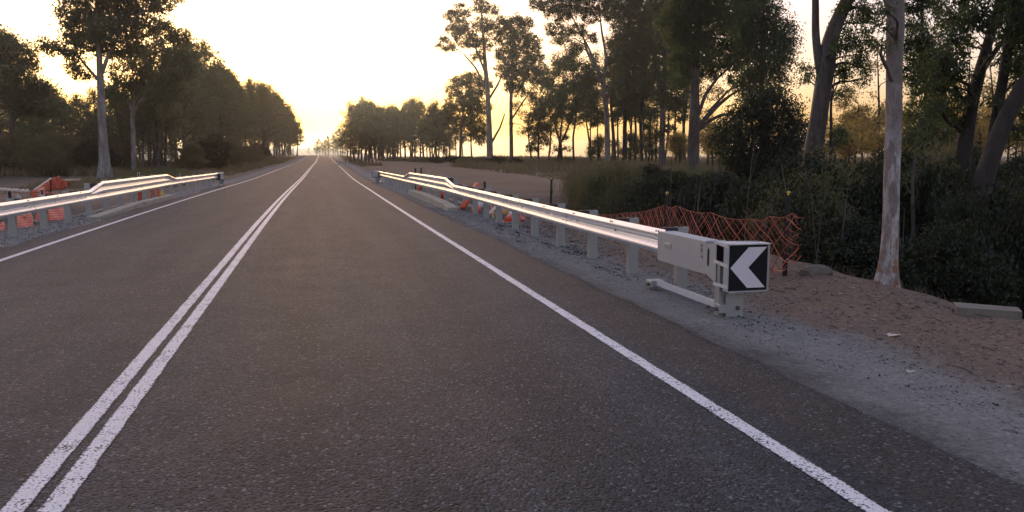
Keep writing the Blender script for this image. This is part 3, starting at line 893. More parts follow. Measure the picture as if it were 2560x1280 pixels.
def m_slats():
    t = NT('woven_orange_mesh'); p = t.pos()
    sx = t.node('ShaderNodeSeparateXYZ'); t.l.new(p, sx.inputs[0])
    w = t.math('SINE', t.math('MULTIPLY', sx.outputs[2], 120))
    w = t.mapr(w, -.2, .4)
    c = t.mix(w, (.30, .045, .025), (.72, .13, .055))
    c = t.mix(t.mapr(t.noise(p, 5, 3), .45, .6, 0, .5), c, (.45, .07, .04))
    t.bsdf(c, .55, 0, None, .4); return t.m
M['orange_sheet'] = m_slats()

# left side: slumped barrier mesh round the culvert
YL = 25.5
wrap = empty('slumped_barrier_mesh', tuple(at(85, 478, YL)), label='bunched red orange barrier mesh slumped over pickets behind the left rail', cat='barrier mesh')
def wsheet(q, nu, nv, wave, seed, name='mesh_fold', mat='orange_sheet'):
    P = [at(u, v, y) for u, v, y in q]
    o = sheet(name, P, nu, nv, M[mat], wave, seed, wrap); o.location = -wrap.location; return o
wsheet([(82, 475, 25), (126, 447, 27), (127, 476, 27), (90, 482, 25)], 10, 5, .05, 1)
wsheet([(127, 446, 27), (149, 439, 27.5), (154, 472, 27.5), (130, 477, 27)], 8, 6, .06, 2)
wsheet([(150, 447, 27.5), (178, 456, 28.5), (168, 468, 28.5), (154, 474, 27.5)], 8, 5, .06, 3)
wsheet([(76, 478, 24.6), (92, 476, 25), (100, 496, 25), (82, 500, 24.6)], 6, 6, .05, 4)
wsheet([(104, 482, 26.5), (130, 480, 26.5), (135, 505, 26), (110, 505, 26)], 6, 6, .05, 5)
wsheet([(118, 515, 25), (158, 512, 25.5), (177, 546, 24.3), (122, 556, 23.8)], 12, 8, .05, 6)
wsheet([(88, 520, 24.5), (118, 518, 25), (122, 556, 23.8), (92, 560, 23.6)], 8, 8, .09, 7)
wsheet([(30, 540, 22.8), (78, 528, 23.6), (84, 566, 22.6), (32, 578, 21.9)], 14, 8, .05, 8)
wsheet([(-12, 560, 21.6), (10, 556, 22), (12, 590, 21), (-10, 598, 20.8)], 6, 6, .05, 9)
wsheet([(150, 449, 27.6), (203, 447, 29), (198, 453, 29), (152, 452, 27.6)], 10, 2, .03, 10, 'pale_edge_tape', 'cream')
for k, (a, b) in enumerate([((85, 475, 25), (127, 446, 27)), ((56, 537, 23), (100, 560, 23.4))]):
    m = MB(); m.tube([at(*a) , at(*b)], .022, 5); o = m.build('edge_rope', M['cream'], wrap); o.location = -wrap.location
m = MB(); pts = []
for i in range(26):
    f = i / 25; p = at(-14 + 86 * f, 473 + 6 * f, 24.0 + .6 * f); pts.append(p + Vector((0, 0, .02 * math.sin(i * 1.9))))
rad = [.052 + .012 * math.sin(i * 2.7) for i in range(26)]
o = m.tube(pts, rad, 8).build('rolled_fabric', M['cream'], None, True, label='long roll of dirty cream fabric lying level behind the left rail', cat='fabric roll')
picket(at(127, 500, 26.9), at(125, 447, 26.9).z, 'star picket inside the slumped orange mesh', False)
picket(at(26, 520, 24), at(27, 478, 24).z, 'star picket below the cream fabric roll', False)
# small triangular sign leaning in the ditch
tri = empty('triangular_sign', tuple(at(45, 505, 24.2)), label='small pale yellow triangular sign poking up over the left rail', cat='sign')
A_, B_, C_ = at(44, 484, 24.2), at(30, 504, 24.2), at(60, 502, 24.2)
m = MB(); m.prism([A_, C_, B_], (0, .02, 0)); o = m.build('sign_plate', M['cream'], tri); o.location = -tri.location
m = MB(); m.tube([at(45, 500, 24.22), at(46, 560, 24.22)], .02, 6); o = m.build('sign_leg', M['picket'], tri); o.location = -tri.location
mm_ = (A_ + B_ + C_) / 3
m = MB(); m.prism([A_.lerp(mm_, .5) - Vector((0, .004, 0)), C_.lerp(mm_, .5) - Vector((0, .004, 0)), B_.lerp(mm_, .5) - Vector((0, .004, 0))], (0, .003, 0)); o = m.build('sign_symbol', M['grey_sym'] if 'grey_sym' in M else M['steel'], tri); o.location = -tri.location
# left, farther: folded orange barricade and yellow marker seen between the posts
net2 = empty('folded_barricade', tuple(at(365, 498, 33)), label='red folding barricade with crossed legs behind the left culvert kerb', cat='barricade')
def bar(a, b, r, mat, nm, root, n=6):
    m = MB(); m.tube([at(*a), at(*b)], r, n); o = m.build(nm, M[mat], root); o.location = -root.location; return o
bar((371, 468, 33), (388, 490, 33), .05, 'orange_mesh', 'leg', net2); bar((384, 476, 33.3), (376, 496, 33.3), .04, 'orange_mesh', 'leg', net2)
bar((395, 468, 33.5), (397, 492, 33.5), .05, 'orange', 'upright', net2)
P = [at(344, 478, 32), at(358, 478, 32), at(358, 503, 32), at(344, 506, 32)]
sheet('draped_mesh', P, 6, 8, M['orange_sheet'], .04, 3, label='faded orange mesh hanging between the left rail posts', cat='barrier mesh')
cn = empty('yellow_marker', tuple(at(405, 492, 34)), label='small yellow cone shaped marker behind the left kerb', cat='marker')
b0 = at(404, 492, 34); t0 = at(405, 473, 34)
m = MB(); m.tube([b0, b0.lerp(t0, .45), t0], [.085, .06, .012], 10); o = m.build('cone_body', M['yellow'], cn); o.location = -cn.location
m = MB(); m.box(b0, (.22, .22, .03), bev=.005); o = m.build('cone_base', M['picket'], cn); o.location = -cn.location

# right side: knocked over bollards and a cone behind the rail
def bollard(a, b, r, label, sleeve=None, basef=True):
    pa_, pb_ = at(*a), at(*b)
    root = empty('orange_bollard', tuple(pa_), label=label, cat='bollard', group='knocked over bollards behind the right rail')
    m = MB(); m.tube([pa_, pa_.lerp(pb_, .97), pb_], [r, r * .92, r * .7], 14); o = m.build('tube', M['orange'], root, True); o.location = -root.location
    if sleeve:
        q0, q1 = pa_.lerp(pb_, sleeve[0]), pa_.lerp(pb_, sleeve[1]); m = MB(); m.tube([q0, q1], r * 1.05, 14); o = m.build('white_band', M['white_plastic'], root, True); o.location = -root.location
    if basef:
        d = (pb_ - pa_).normalized(); m = MB(); m.tube([pa_ - d * .05, pa_ + d * .01], [r * 1.75, r * 1.6], 12); o = m.build('base', M['picket'], root, True); o.location = -root.location
    return root
bollard((1157, 519, 24.6), (1192, 460, 26), .085, 'long orange bollard leaning against the right rail', (.62, .75), False)
b2 = bollard((1190, 526, 23.6), (1206, 498, 25.2), .115, 'tilted orange bollard with wide rounded foot and white sleeve', (.22, .98), False)
m = MB(); c0 = at(1190, 526, 23.5); c1 = at(1194, 519, 23.9); m.tube([c0 - (c1 - c0) * .3, c0, c1], [.10, .135, .115], 14); o = m.build('foot', M['orange'], b2, True); o.location = -b2.location
bollard((1106, 497, 31), (1104, 475, 31), .075, 'upright orange bollard behind the kerb blocks', None, False)
bollard((1050, 476, 34), (1048, 466, 34), .10, 'small orange bollard top behind the far kerb block', None, False)
pl = MB(); pa_, pb_ = at(1216, 541, 21.6), at(1240, 517, 22.4)
d = (pb_ - pa_); n = Vector((0, 0, 1)).cross(d).normalized() * .05; up = d.cross(n).normalized() * .02
pl.prism([pa_ - n - up, pa_ + n - up, pa_ + n + up, pa_ - n + up], d).build('loose_plank', M['cream'], label='pale timber plank propped in the ditch behind the right rail', cat='plank')
cone = empty('traffic_cone', tuple(at(1272, 553, 20.4)), label='orange traffic cone with white collar behind a rail post', cat='traffic cone')
c0, c1 = at(1272, 554, 20.4), at(1277, 530, 20.6)
m = MB(); m.tube([c0, c0.lerp(c1, .55)], [.13, .075], 14); o = m.build('cone_body', M['orange'], cone, True); o.location = -cone.location
m = MB(); m.tube([c0.lerp(c1, .55), c1], [.075, .03], 14); o = m.build('white_collar', M['white_plastic'], cone, True); o.location = -cone.location
m = MB(); m.box(c0, (.34, .34, .03), bev=.005); o = m.build('cone_base', M['orange'], cone); o.location = -cone.location
st = empty('yellow_straps', tuple(at(1250, 530, 21.5)), label='tangle of yellow straps hanging behind the right rail posts', cat='straps')
rnd = random.Random(5)
for a, b in [((1227, 508, 22), (1233, 546, 21.4)), ((1230, 530, 22), (1240, 532, 21.4)), ((1252, 520, 21.6), (1274, 530, 21.2)), ((1252, 533, 21.6), (1275, 527, 21.2)), ((1255, 527, 21.6), (1276, 535, 21.2)), ((1262, 524, 21.5), (1270, 533, 21.2))]:
    m = MB(); pa_, pb_ = at(*a), at(*b)
    m.tube([pa_, pa_.lerp(pb_, .5) + Vector((0, 0, -.03)), pb_], .02, 4); o = m.build('strap', M['yellow_tape'], st); o.location = -st.location
P = [at(1213, 475, 27), at(1260, 482, 25.5), at(1262, 512, 24.5), at(1215, 505, 26)]
net('orange_barrier_mesh', [at(1212, 474, 27.4), at(1240, 492, 26), at(1300, 512, 23)], [at(1214, 520, 27), at(1242, 545, 25), at(1302, 556, 22.4)], .25, .007, .10, M['orange_mesh'],
    'slack orange mesh behind the middle posts of the right rail', seed=5, billow=.1)
heap = sheet('crumpled_mesh', [at(1290, 545, 20.6), at(1314, 535, 20.6), at(1312, 552, 20.2), at(1293, 558, 20.2)], 12, 8, M['orange_mesh'], .09, 4, label='crumpled pink orange mesh heap in the ditch', cat='barrier mesh')

# roadside guide posts far ahead
def guide_post(u, v0, Y, label, right):
    p = at(u, v0, Y); z = Hs(p.x, Y)
    root = empty('guide_post', (p.x, Y, z), label=label, cat='guide post', group='guide posts along the far road')
    MB().box((0, 0, .5), (.12, .05, 1.05), bev=.01).build('marker', M['white_plastic'], root)
    MB().box((0, -.03, .85), (.08, .01, .16)).build('reflector', M['red_refl'], root)
guide_post(844.5, 405, 118, 'white guide post beside the right edge line far ahead', True)
guide_post(745, 402, 165, 'white guide post with reflector on the left verge far ahead', False)
guide_post(869, 403, 150, 'pale guide post farther out on the right verge', True)

# rocks, litter
def rock(p, r, label, seed, sc=(1, 1, .6), name='boulder'):
    import bmesh
    bm = bmesh.new(); bmesh.ops.create_icosphere(bm, subdivisions=3, radius=1)
    rn = random.Random(seed); dirs = [Vector((rn.gauss(0, 1), rn.gauss(0, 1), rn.gauss(0, 1))).normalized() for _ in range(11)]
    for v in bm.verts:
        f = min(1.0, min((.72 + .2 * (i % 3) * .5) / max(.05, v.co.dot(d)) if v.co.dot(d) > 0 else 9 for i, d in enumerate(dirs)))
        v.co = Vector((v.co.x * sc[0], v.co.y * sc[1], v.co.z * sc[2])) * f * r * (1 + .03 * math.sin(v.co.x * 19 + v.co.y * 23))
    me = bpy.data.meshes.new(name); bm.to_mesh(me); bm.free()
    o = link(name, me, M['rock'], label=label, cat='rock', group='rocks at the foot of the shrubs'); o.location = p; return o
rr = gpt(2075, 702)
rock((rr.x + .1, rr.y + .45, Hs(rr.x + .1, rr.y + .45) - .02), .24, 'large brown boulder beside the loose end of the orange mesh', 3, (1.1, .7, .62))
rock((rr.x - .7, rr.y + 1.6, Hs(rr.x - .7, rr.y + 1.6) + .1), .26, 'darker boulder behind the large brown one', 5, (1, .8, .7))
rr = gpt(2327, 758); rock((rr.x, rr.y, Hs(rr.x, rr.y) + .02), .07, 'small pale stone on the bank left of the concrete block', 8)

rs = np.random.default_rng(3)
def scatter(name, n, region, size, mat, label, flat=.7, cat_=None):
    "loose crumbs: little octahedra"
    lat = region(n); y = lat[1]; lt = lat[0]
    x = lt + cx(y); z = H(x, y)
    s = size(n); D = np.sqrt(y * y + x * x)
    s = s * np.clip(D / 9, .75, 3)
    base = np.array([(1, 0, 0), (0, 1, 0), (-1, 0, 0), (0, -1, 0), (0, 0, 1), (0, 0, -1)], float)
    a = rs.uniform(0, 6.28, n); ca, sa = np.cos(a), np.sin(a)
    V = np.repeat(base[None], n, 0) * (1 + rs.uniform(-.35, .35, (n, 6, 3)))
    V[:, :, 0] *= s[:, None] * rs.uniform(.8, 1.6, n)[:, None]; V[:, :, 1] *= s[:, None]; V[:, :, 2] *= s[:, None] * flat
    X = V[:, :, 0] * ca[:, None] - V[:, :, 1] * sa[:, None]; Y = V[:, :, 0] * sa[:, None] + V[:, :, 1] * ca[:, None]
    V = np.stack([X + x[:, None], Y + y[:, None], V[:, :, 2] + z[:, None] + (s * flat * .4)[:, None]], -1).reshape(-1, 3)
    f = np.array([(0, 1, 4), (1, 2, 4), (2, 3, 4), (3, 0, 4), (1, 0, 5), (2, 1, 5), (3, 2, 5), (0, 3, 5)])
    F = (f[None] + 6 * np.arange(n)[:, None, None]).reshape(-1, 3)
    return link(name, mesh_np(name, V, F), mat, kind='stuff', label=label)
def reg(l0, l1, y0, y1, p=1.6, bias=1.0):
    def f(n): return l0 + (l1 - l0) * rs.uniform(0, 1, n) ** bias, y0 + (y1 - y0) * rs.uniform(0, 1, n) ** p
    return f
scatter('shoulder_gravel', 16000, reg(3.3, 5.6, 2.2, 26), lambda n: rs.lognormal(-5.15, .38, n), M['stone'], 'loose grey gravel on the right shoulder')
scatter('earth_clods', 5500, reg(4.8, 7.0, 3, 24), lambda n: rs.lognormal(-4.85, .5, n), M['clodm'], 'small brown clods and stones on the right bank')
def clumpy(n):
    k = 60; cy = rs.uniform(2.6, 20, k) ; cl = 4.15 + .14 * cy * 0 + rs.normal(0, .28, k) + .35
    i = rs.integers(0, k, n); return cl[i] + rs.normal(0, .05, n), cy[i] + rs.normal(0, .28, n)
scatter('asphalt_crumbs', 1800, clumpy, lambda n: rs.lognormal(-4.95, .35, n), M['clod'], 'black crumbs of asphalt dropped along the right shoulder')
scatter('leaf_litter', 420, reg(4.6, 7.2, 3, 18), lambda n: rs.lognormal(-4.1, .4, n), M['litter'], 'pale dry leaves and chips on the right bank', .12)
scatter('left_gravel', 5000, reg(-8.2, -5.7, 8, 32), lambda n: rs.lognormal(-4.9, .4, n), M['stone'], 'loose grey gravel on the left shoulder')
for (u, v, w, lab) in [(2232, 842, .07, 'crumpled cream paper scrap on the brown bank'), (1866, 1040, .045, 'thin pale twig on the gravel near the edge line'), (2105, 738, .05, 'pale scrap in the soil below the boulder'), (2276, 934, .04, 'small cream chip on the brown earth')]:
    p = gpt(u, v)
    o = sheet('litter_scrap', [p + Vector((-w, -w * .3, .012)), p + Vector((w, -w * .4, .03)), p + Vector((w * .8, w * .5, .012)), p + Vector((-w * .6, w * .4, .035))], 5, 4, M['litter'] if 'cream' not in lab else M['cream'], .012, len(lab), label=lab, cat='litter')

# ------------------------------------------------------------------ plants
def leaves(centers, L, W, rng, droop=.6):
    "one rhombic leaf per centre"
    n = len(centers)
    a = rng.normal(0, 1, (n, 3)); a[:, 2] = a[:, 2] * (1 - droop) - droop * 1.6
    a /= np.linalg.norm(a, axis=1)[:, None]
    b = rng.normal(0, 1, (n, 3)); b -= a * (a * b).sum(1)[:, None]; b /= np.linalg.norm(b, axis=1)[:, None] + 1e-9
    l = (L * rng.uniform(.6, 1.3, n))[:, None] / 2; w = (W * rng.uniform(.6, 1.3, n))[:, None] / 2
    c = np.asarray(centers)
    V = np.stack([c - a * l, c + b * w, c + a * l, c - b * w], 1).reshape(-1, 3)
    return V
def leaf_mesh(name, V):
    F = np.arange(len(V)).reshape(-1, 4).astype(np.int32)
    return mesh_np(name, V, F)
def clump_points(c, r, n, tuft, rng, shell=.55, flat=.8):
    "n leaf centres gathered into tufts inside an ellipsoid clump"
    nt = max(4, int(round(n / 26)))
    d = rng.normal(0, 1, (nt, 3)); d /= np.linalg.norm(d, axis=1)[:, None]
    rad = (shell + (1 - shell) * rng.uniform(0, 1, nt) ** .6) * rng.uniform(.45, 1.08, nt) ** .5
    t = d * rad[:, None] * r; t[:, 2] *= flat
    k = rng.integers(0, nt, n)
    ts = tuft * rng.uniform(.5, 1.25, nt)
    off = rng.normal(0, 1, (n, 3)); off *= (ts[k] * .5)[:, None]; off[:, 2] *= .8
    return np.asarray(c)[None] + t[k] + off, np.asarray(c)[None] + t

def limb(m, a, b, r0, r1, rng, bow=.12, n=6, sides=5, sag=0):
    a, b = Vector(a), Vector(b); d = b - a; L = d.length
    o = Vector(rng.normal(0, 1, 3)); o = (o - d * (o.dot(d) / (L * L + 1e-9))) * L * bow * .5
    o.z += L * bow * .6 - sag
    pts, rs_ = [], []
    for i in range(n + 1):
        t = i / n; p = a.lerp(b, t) + o * math.sin(t * math.pi) + Vector(rng.normal(0, 1, 3)) * L * .018 * (0 < i < n)
        pts.append(p); rs_.append(r0 * (1 - t) ** .8 + r1 * (1 - (1 - t) ** .8))
    m.tube(pts, rs_, sides, False)
    return pts

def trunk_tube(pts, rads, sides, rng, flare=1.35):
    "round, slightly lumpy trunk through the points"
    P = [Vector(p) for p in pts]; V, F = [], []
    dense, rr_ = [], []
    for i in range(len(P) - 1):
        n = max(2, int((P[i + 1] - P[i]).length / max(.12, rads[i] * 1.4)))
        n = min(n, 14)
        for k in range(n):
            t = k / n; dense.append(P[i].lerp(P[i + 1], t)); rr_.append(rads[i] * (1 - t) + rads[i + 1] * t)
    dense.append(P[-1]); rr_.append(rads[-1])
    # smooth the axis
    for _ in range(3):
        dense = [dense[0]] + [(dense[i - 1] + dense[i] * 2 + dense[i + 1]) / 4 for i in range(1, len(dense) - 1)] + [dense[-1]]
    a = None; ph = rng.uniform(0, 6.28, 4)
    z0 = dense[0].z
    for i, p in enumerate(dense):
        t = (dense[min(i + 1, len(dense) - 1)] - dense[max(i - 1, 0)]).normalized()
        a = t.orthogonal().normalized() if a is None else (a - t * a.dot(t)).normalized(); b = t.cross(a)
        fl = 1 + (flare - 1) * math.exp(-(p.z - z0) / (rads[0] * 1.8 + .05))
        for k in range(sides):
            q = 2 * math.pi * k / sides
            lump = 1 + .05 * math.sin(2 * q + ph[0] + p.z * .7) + .04 * math.sin(3 * q + ph[1] - p.z * 1.3) + .03 * math.sin(q + ph[2] + p.z * 4) + (fl - 1) * .35 * math.sin(5 * q + ph[3])
            V.append(p + (a * math.cos(q) + b * math.sin(q)) * rr_[i] * lump * fl)
    for i in range(len(dense) - 1):
        for k in range(sides): F.append([i * sides + k, i * sides + (k + 1) % sides, (i + 1) * sides + (k + 1) % sides, (i + 1) * sides + k])
    F.append([(len(dense) - 1) * sides + k for k in range(sides)])
    return V, F, dense, rr_

def make_tree(name, label, base, stems, clumps, bark, leafm, seed, leafL=.28, leafW=.09, cover=1.2, tuft=.5, sides=9, group=None, droop=.6, twigs=3, shell=.5, cat='tree', branch_r=1.0):
    """stems: list of ([points], [radii]); clumps: list of (centre, radius). All in world coordinates."""
    rng = np.random.default_rng(seed)
    base = Vector(base)
    root = empty(name, tuple(base), label=label, cat=cat, group=group)
    m = MB(); axes = []
    for k, (pts, rads) in enumerate(stems):
        V, F, dn, rr_ = trunk_tube(pts, rads, sides, rng, 1.35 if k == 0 else 1.0); m.add(V, F); axes += list(zip(dn, rr_))
    o = m.build('trunk', M[bark], root, True); o.location = -base
    mb = MB(); pts_all = []
    for (c, r) in clumps:
        c = Vector(c)
        # root of the branch: trunk point lower than the clump
        best, bd = None, 1e9
        for p, rr1 in axes:
            dz = c.z - p.z; h_ = math.hypot(c.x - p.x, c.y - p.y)
            want = max(.35 * h_, .3 * r)
            if rr1 < .012: continue
            s_ = h_ + abs(dz - want) * 1.1 + (3 * abs(dz) if dz < -.2 * r else 0)
            if s_ < bd: bd, best = s_, (p, rr1)
        p, rr1 = best
        area = math.pi * r * r
        n = int(min(9000, max(60, 1.35 * cover * area / (.5 * leafL * leafW))))
        lp, tp = clump_points(c, r, n, tuft, rng, shell)
        pts_all.append(lp)
        d = (c - p).length
        r0 = min(rr1 * .62, (.012 + .020 * d + .02 * r) * branch_r)
        ax = limb(mb, p, c, r0, r0 * .3, rng, .16, 6, 5)
        for k in range(min(len(tp), twigs + int(r * 2.2))):
            q = ax[int(rng.integers(3, 7))]
            limb(mb, q, tp[k], r0 * .34, .006 + r0 * .04, rng, .12, 3, 3)
    if mb.f:
        o = mb.build('branches', M[bark], root, True, kind='stuff'); o.location = -base
    V = leaves(np.concatenate(pts_all), leafL, leafW, rng, droop)
    o = link('crown', leaf_mesh('crown', V - np.array(base)[None]), M[leafm], root); kids(root, o)
    return root

def pix_tree(name, label, Y, stems, clumps, bark, leafm, seed, depth=.9, **kw):
    "stems: [[(u, v, width)...]...], clumps: [(u, v, r)]  measured directions, built at their distance with real depth"
    rng = np.random.default_rng(seed + 500)
    ST = []
    for k, s in enumerate(stems):
        pts, rads = [], []
        for i, (u, v, w) in enumerate(s):
            p = at(u, v, Y); rads.append(w / 2 / pxm(u, Y))
            if k == 0 and i == 0: p.z = min(p.z, Hs(p.x, p.y) - .05) if abs(p.z - Hs(p.x, p.y)) > .0 else p.z
            pts.append(p)
        dy = rng.normal(0, .5) if k else 0
        for i, p in enumerate(pts): p.y += dy * i * .3
        ST.append((pts, rads))
    if ST[0][0][0].z > ST[0][0][1].z: ST[0][0][0].z = ST[0][0][1].z - .5
    CL = []
    for (u, v, r) in clumps:
        s = pxm(u, Y); R_ = r / s
        R_ *= 1.34 if kw.get('cover', 1.2) < 1.5 else 1.08; p = at(u, v, Y); dy = rng.uniform(-1, 1) * depth * max(R_ * 1.3, 1.0)
        q = at(u, v, Y + dy); CL.append((q, R_))
    b = ST[0][0][0]
    kw['cover'] = kw.get('cover', 1.2) * 2.1
    return make_tree(name, label, (b.x, b.y, max(b.z, Hs(b.x, b.y) - .1)), ST, CL, bark, leafm, seed, **kw)

def auto_tree(name, label, x, y, h, spread, trunk_r, bark, leafm, seed, nclump=14, low=.35, lean=0.0, rs_=1.0, **kw):
    rng = np.random.default_rng(seed)
    z = Hs(x, y) - .05; base = Vector((x, y, z))
    top = base + Vector((lean * h + rng.normal(0, .03) * h, rng.normal(0, .03) * h, h * .86))
    mid = base.lerp(top, .5) + Vector(rng.normal(0, .025, 3)) * h
    stems = [([base, base.lerp(mid, .5) + Vector(rng.normal(0, .01, 3)) * h, mid, top], [trunk_r, trunk_r * .85, trunk_r * .62, trunk_r * .15])]
    CL = []
    for i in range(nclump):
        f = low + (1 - low) * (i + rng.uniform(0, 1)) / nclump
        wid = math.sin(min(1, (f - low) / (1 - low) * .9 + .22) * math.pi) ** .7 * spread
        a = i * 2.4 + rng.uniform(-.6, .6); rr_ = wid * rng.uniform(.25, 1.25)
        r = rs_ * h * rng.uniform(.045, .145) * (1.1 if .4 < f < .85 else .85)
        ax = base.lerp(top, f)
        CL.append((Vector((ax.x + math.cos(a) * rr_, ax.y + math.sin(a) * rr_, z + f * h * .97)), r))
    CL.append((top, h * .08))
    return make_tree(name, label, base, stems, CL, bark, leafm, seed, **kw)

def place(proto, x, y, s, rot, label, group, sz=None, z=None):
    c = copy_tree(proto)
    c.location = (x, y, (Hs(x, y) if z is None else z) - .05); c.rotation_euler = (0, 0, rot); c.scale = (s, s, s * (sz or 1))
    c['label'] = label; c['group'] = group
    return c

rnd = random.Random(11)
# ---- left: hero gums
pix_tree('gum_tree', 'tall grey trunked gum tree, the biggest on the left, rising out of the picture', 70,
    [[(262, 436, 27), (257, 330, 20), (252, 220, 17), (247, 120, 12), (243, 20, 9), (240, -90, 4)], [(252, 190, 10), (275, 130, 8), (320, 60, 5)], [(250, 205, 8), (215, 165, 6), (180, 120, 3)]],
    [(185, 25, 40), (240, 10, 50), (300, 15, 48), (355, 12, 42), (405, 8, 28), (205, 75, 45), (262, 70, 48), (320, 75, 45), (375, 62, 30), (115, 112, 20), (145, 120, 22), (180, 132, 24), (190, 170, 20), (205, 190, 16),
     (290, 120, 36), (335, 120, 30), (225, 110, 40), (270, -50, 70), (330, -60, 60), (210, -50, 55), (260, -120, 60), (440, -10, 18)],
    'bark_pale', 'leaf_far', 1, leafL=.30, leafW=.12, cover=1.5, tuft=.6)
pix_tree('gum_tree', 'pale trunked gum tree with wide forking limbs right of the tallest left tree', 84,
    [[(333, 404, 11), (333, 340, 11), (331, 282, 10), (338, 240, 7)], [(331, 285, 7), (365, 235, 6), (400, 190, 5), (430, 150, 3)], [(331, 280, 7), (312, 240, 6), (300, 200, 3)], [(350, 255, 5), (385, 240, 4), (440, 210, 2)]],
    [(415, 82, 30), (452, 92, 24), (390, 130, 34), (350, 150, 32), (430, 145, 32), (470, 140, 22), (310, 185, 32), (420, 200, 28), (370, 195, 20), (290, 230, 30), (400, 240, 30), (455, 185, 26), (340, 215, 18), (460, 235, 25), (480, 170, 18)],
    'bark_pale', 'leaf_far', 2, leafL=.30, leafW=.12, cover=1.15, tuft=.6)
pix_tree('gum_tree', 'round crowned gum tree at the left edge of the picture', 82,
    [[(33, 430, 12), (30, 330, 11), (28, 230, 9), (26, 120, 4)]],
    [(5, 95, 28), (22, 120, 32), (55, 140, 30), (10, 170, 40), (70, 165, 22), (45, 190, 35), (85, 215, 28), (-20, 130, 35), (120, 235, 28), (100, 260, 38), (20, 240, 40), (60, 260, 40), (-30, 210, 40), (130, 270, 26)],
    'bark_grey', 'leaf_far', 3, leafL=.32, leafW=.13, cover=1.9, tuft=.7)

# ---- prototypes for the wood
PROT = []
specs = [(12, 2.6, .20, 15, .25), (12, 3.2, .22, 17, .32), (12, 2.3, .17, 13, .18), (12, 3.6, .22, 18, .4), (12, 2.9, .2, 16, .15)]
for i, (h, sp, tr_, nc, low) in enumerate(specs):
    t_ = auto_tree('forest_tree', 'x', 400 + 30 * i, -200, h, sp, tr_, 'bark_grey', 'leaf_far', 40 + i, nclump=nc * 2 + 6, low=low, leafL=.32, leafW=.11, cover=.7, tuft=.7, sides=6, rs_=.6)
    PROT.append(t_)
SHR = []
for i in range(4):
    rng = np.random.default_rng(80 + i); base = Vector((400 + 12 * i, -240, 0)); base.z = Hs(base.x, base.y)
    cl = [(base + Vector((math.cos(a) * rng.uniform(.2, .9), math.sin(a) * rng.uniform(.2, .9), rng.uniform(.35, 1.5))), rng.uniform(.42, .7)) for a in np.linspace(0, 6.28, 8)]
    cl += [(base + Vector((0, 0, 1.7)), .5), (base + Vector((.2, .1, .9)), .8)]
    SHR.append(make_tree('shrub', 'x', base, [([base - Vector((0, 0, .1)), base + Vector((0, 0, .8)), base + Vector((.05, 0, 1.7))], [.05, .04, .015])], cl, 'bark_dark', ['leaf_shrub', 'leaf_olive', 'leaf_shrub', 'leaf_olive'][i],
               80 + i, leafL=[.075, .10, .12, .075][i], leafW=[.034, .022, .05, .034][i], cover=1.9, tuft=.2, sides=5, cat='shrub', twigs=2))
def first_or_copy(lst, i, x, y, s, rot, label, group, sz=None):
    p = lst[i]
    if p.get('label') == 'x':
        p.location = (x, y, Hs(x, y) - .05); p.rotation_euler = (0, 0, rot); p.scale = (s, s, s * (sz or 1)); p['label'] = label; p['group'] = group; return p
    return place(p, x, y, s, rot, label, group, sz)

# left wood, tops following the falling skyline
sk = np.array([(-60, 200), (60, 210), (140, 235), (200, 235), (260, 235), (330, 230), (400, 175), (470, 110), (510, 130), (560, 165), (600, 205), (650, 210), (690, 238), (715, 265), (735, 310), (755, 338), (772, 362), (790, 378)])
def ZL(u):
    return ('at the left edge' if u < 120 else 'left of the tallest gum' if u < 240 else 'behind the two left gums' if u < 380 else 'on the highest rise' if u < 500 else 'on the upper slope' if u < 600 else
            'on the lower slope' if u < 690 else 'nearest the vanishing point')
def u_of(x, Y):
    c, s = math.cos(YAW), math.sin(YAW); return 1280 + FPX * (x * c - Y * s) / ((x * s + Y * c) * math.cos(PITCH))
placed = []
def wood_left(u, Y, row):
    p = at(u, 389, Y); x = p.x
    v = float(np.interp(u, sk[:, 0], sk[:, 1])) + row * 10 + rnd.uniform(-24, 30)
    ztop = at(u, v, Y).z; h = max(3.0, ztop - Hs(x, Y))
    lab = ('grey green tree in the front row of the left wood, ' if row == 0 else 'tree deeper inside the left wood, ') + ZL(u)
    s = h / 12 * 1.02
    first_or_copy(PROT, rnd.randrange(5), x, Y, s, rnd.uniform(0, 6.28), lab, 'front row of the left wood' if row == 0 else 'trees inside the left wood', rnd.uniform(.95, 1.05))
for Y0, Y1, st, off, row in [(88, 440, 6.2, -17.5, 0), (95, 440, 8.5, -24, 1), (112, 420, 13, -32, 1)]:
    Y = Y0
    while Y < Y1:
        x = cx(Y) + off + rnd.uniform(-1.5, 1.5) + (3.5 if Y > 200 else 0)
        # measured direction of that place
        c, s = math.cos(YAW), math.sin(YAW)
        X_ = x * c - Y * s; F_ = x * s + Y * c
        u = 1280 + FPX * X_ / (F_ * math.cos(PITCH) + EYE * math.sin(PITCH) * .0)
        wood_left(u, Y, row); Y += st * (1 + (Y - 88) / 160) * rnd.uniform(.8, 1.2)
for u in range(-70, 420, 34):
    wood_left(u + rnd.uniform(-8, 8), rnd.uniform(92, 104), 0)
    wood_left(u + rnd.uniform(-15, 15), rnd.uniform(112, 135), 1)
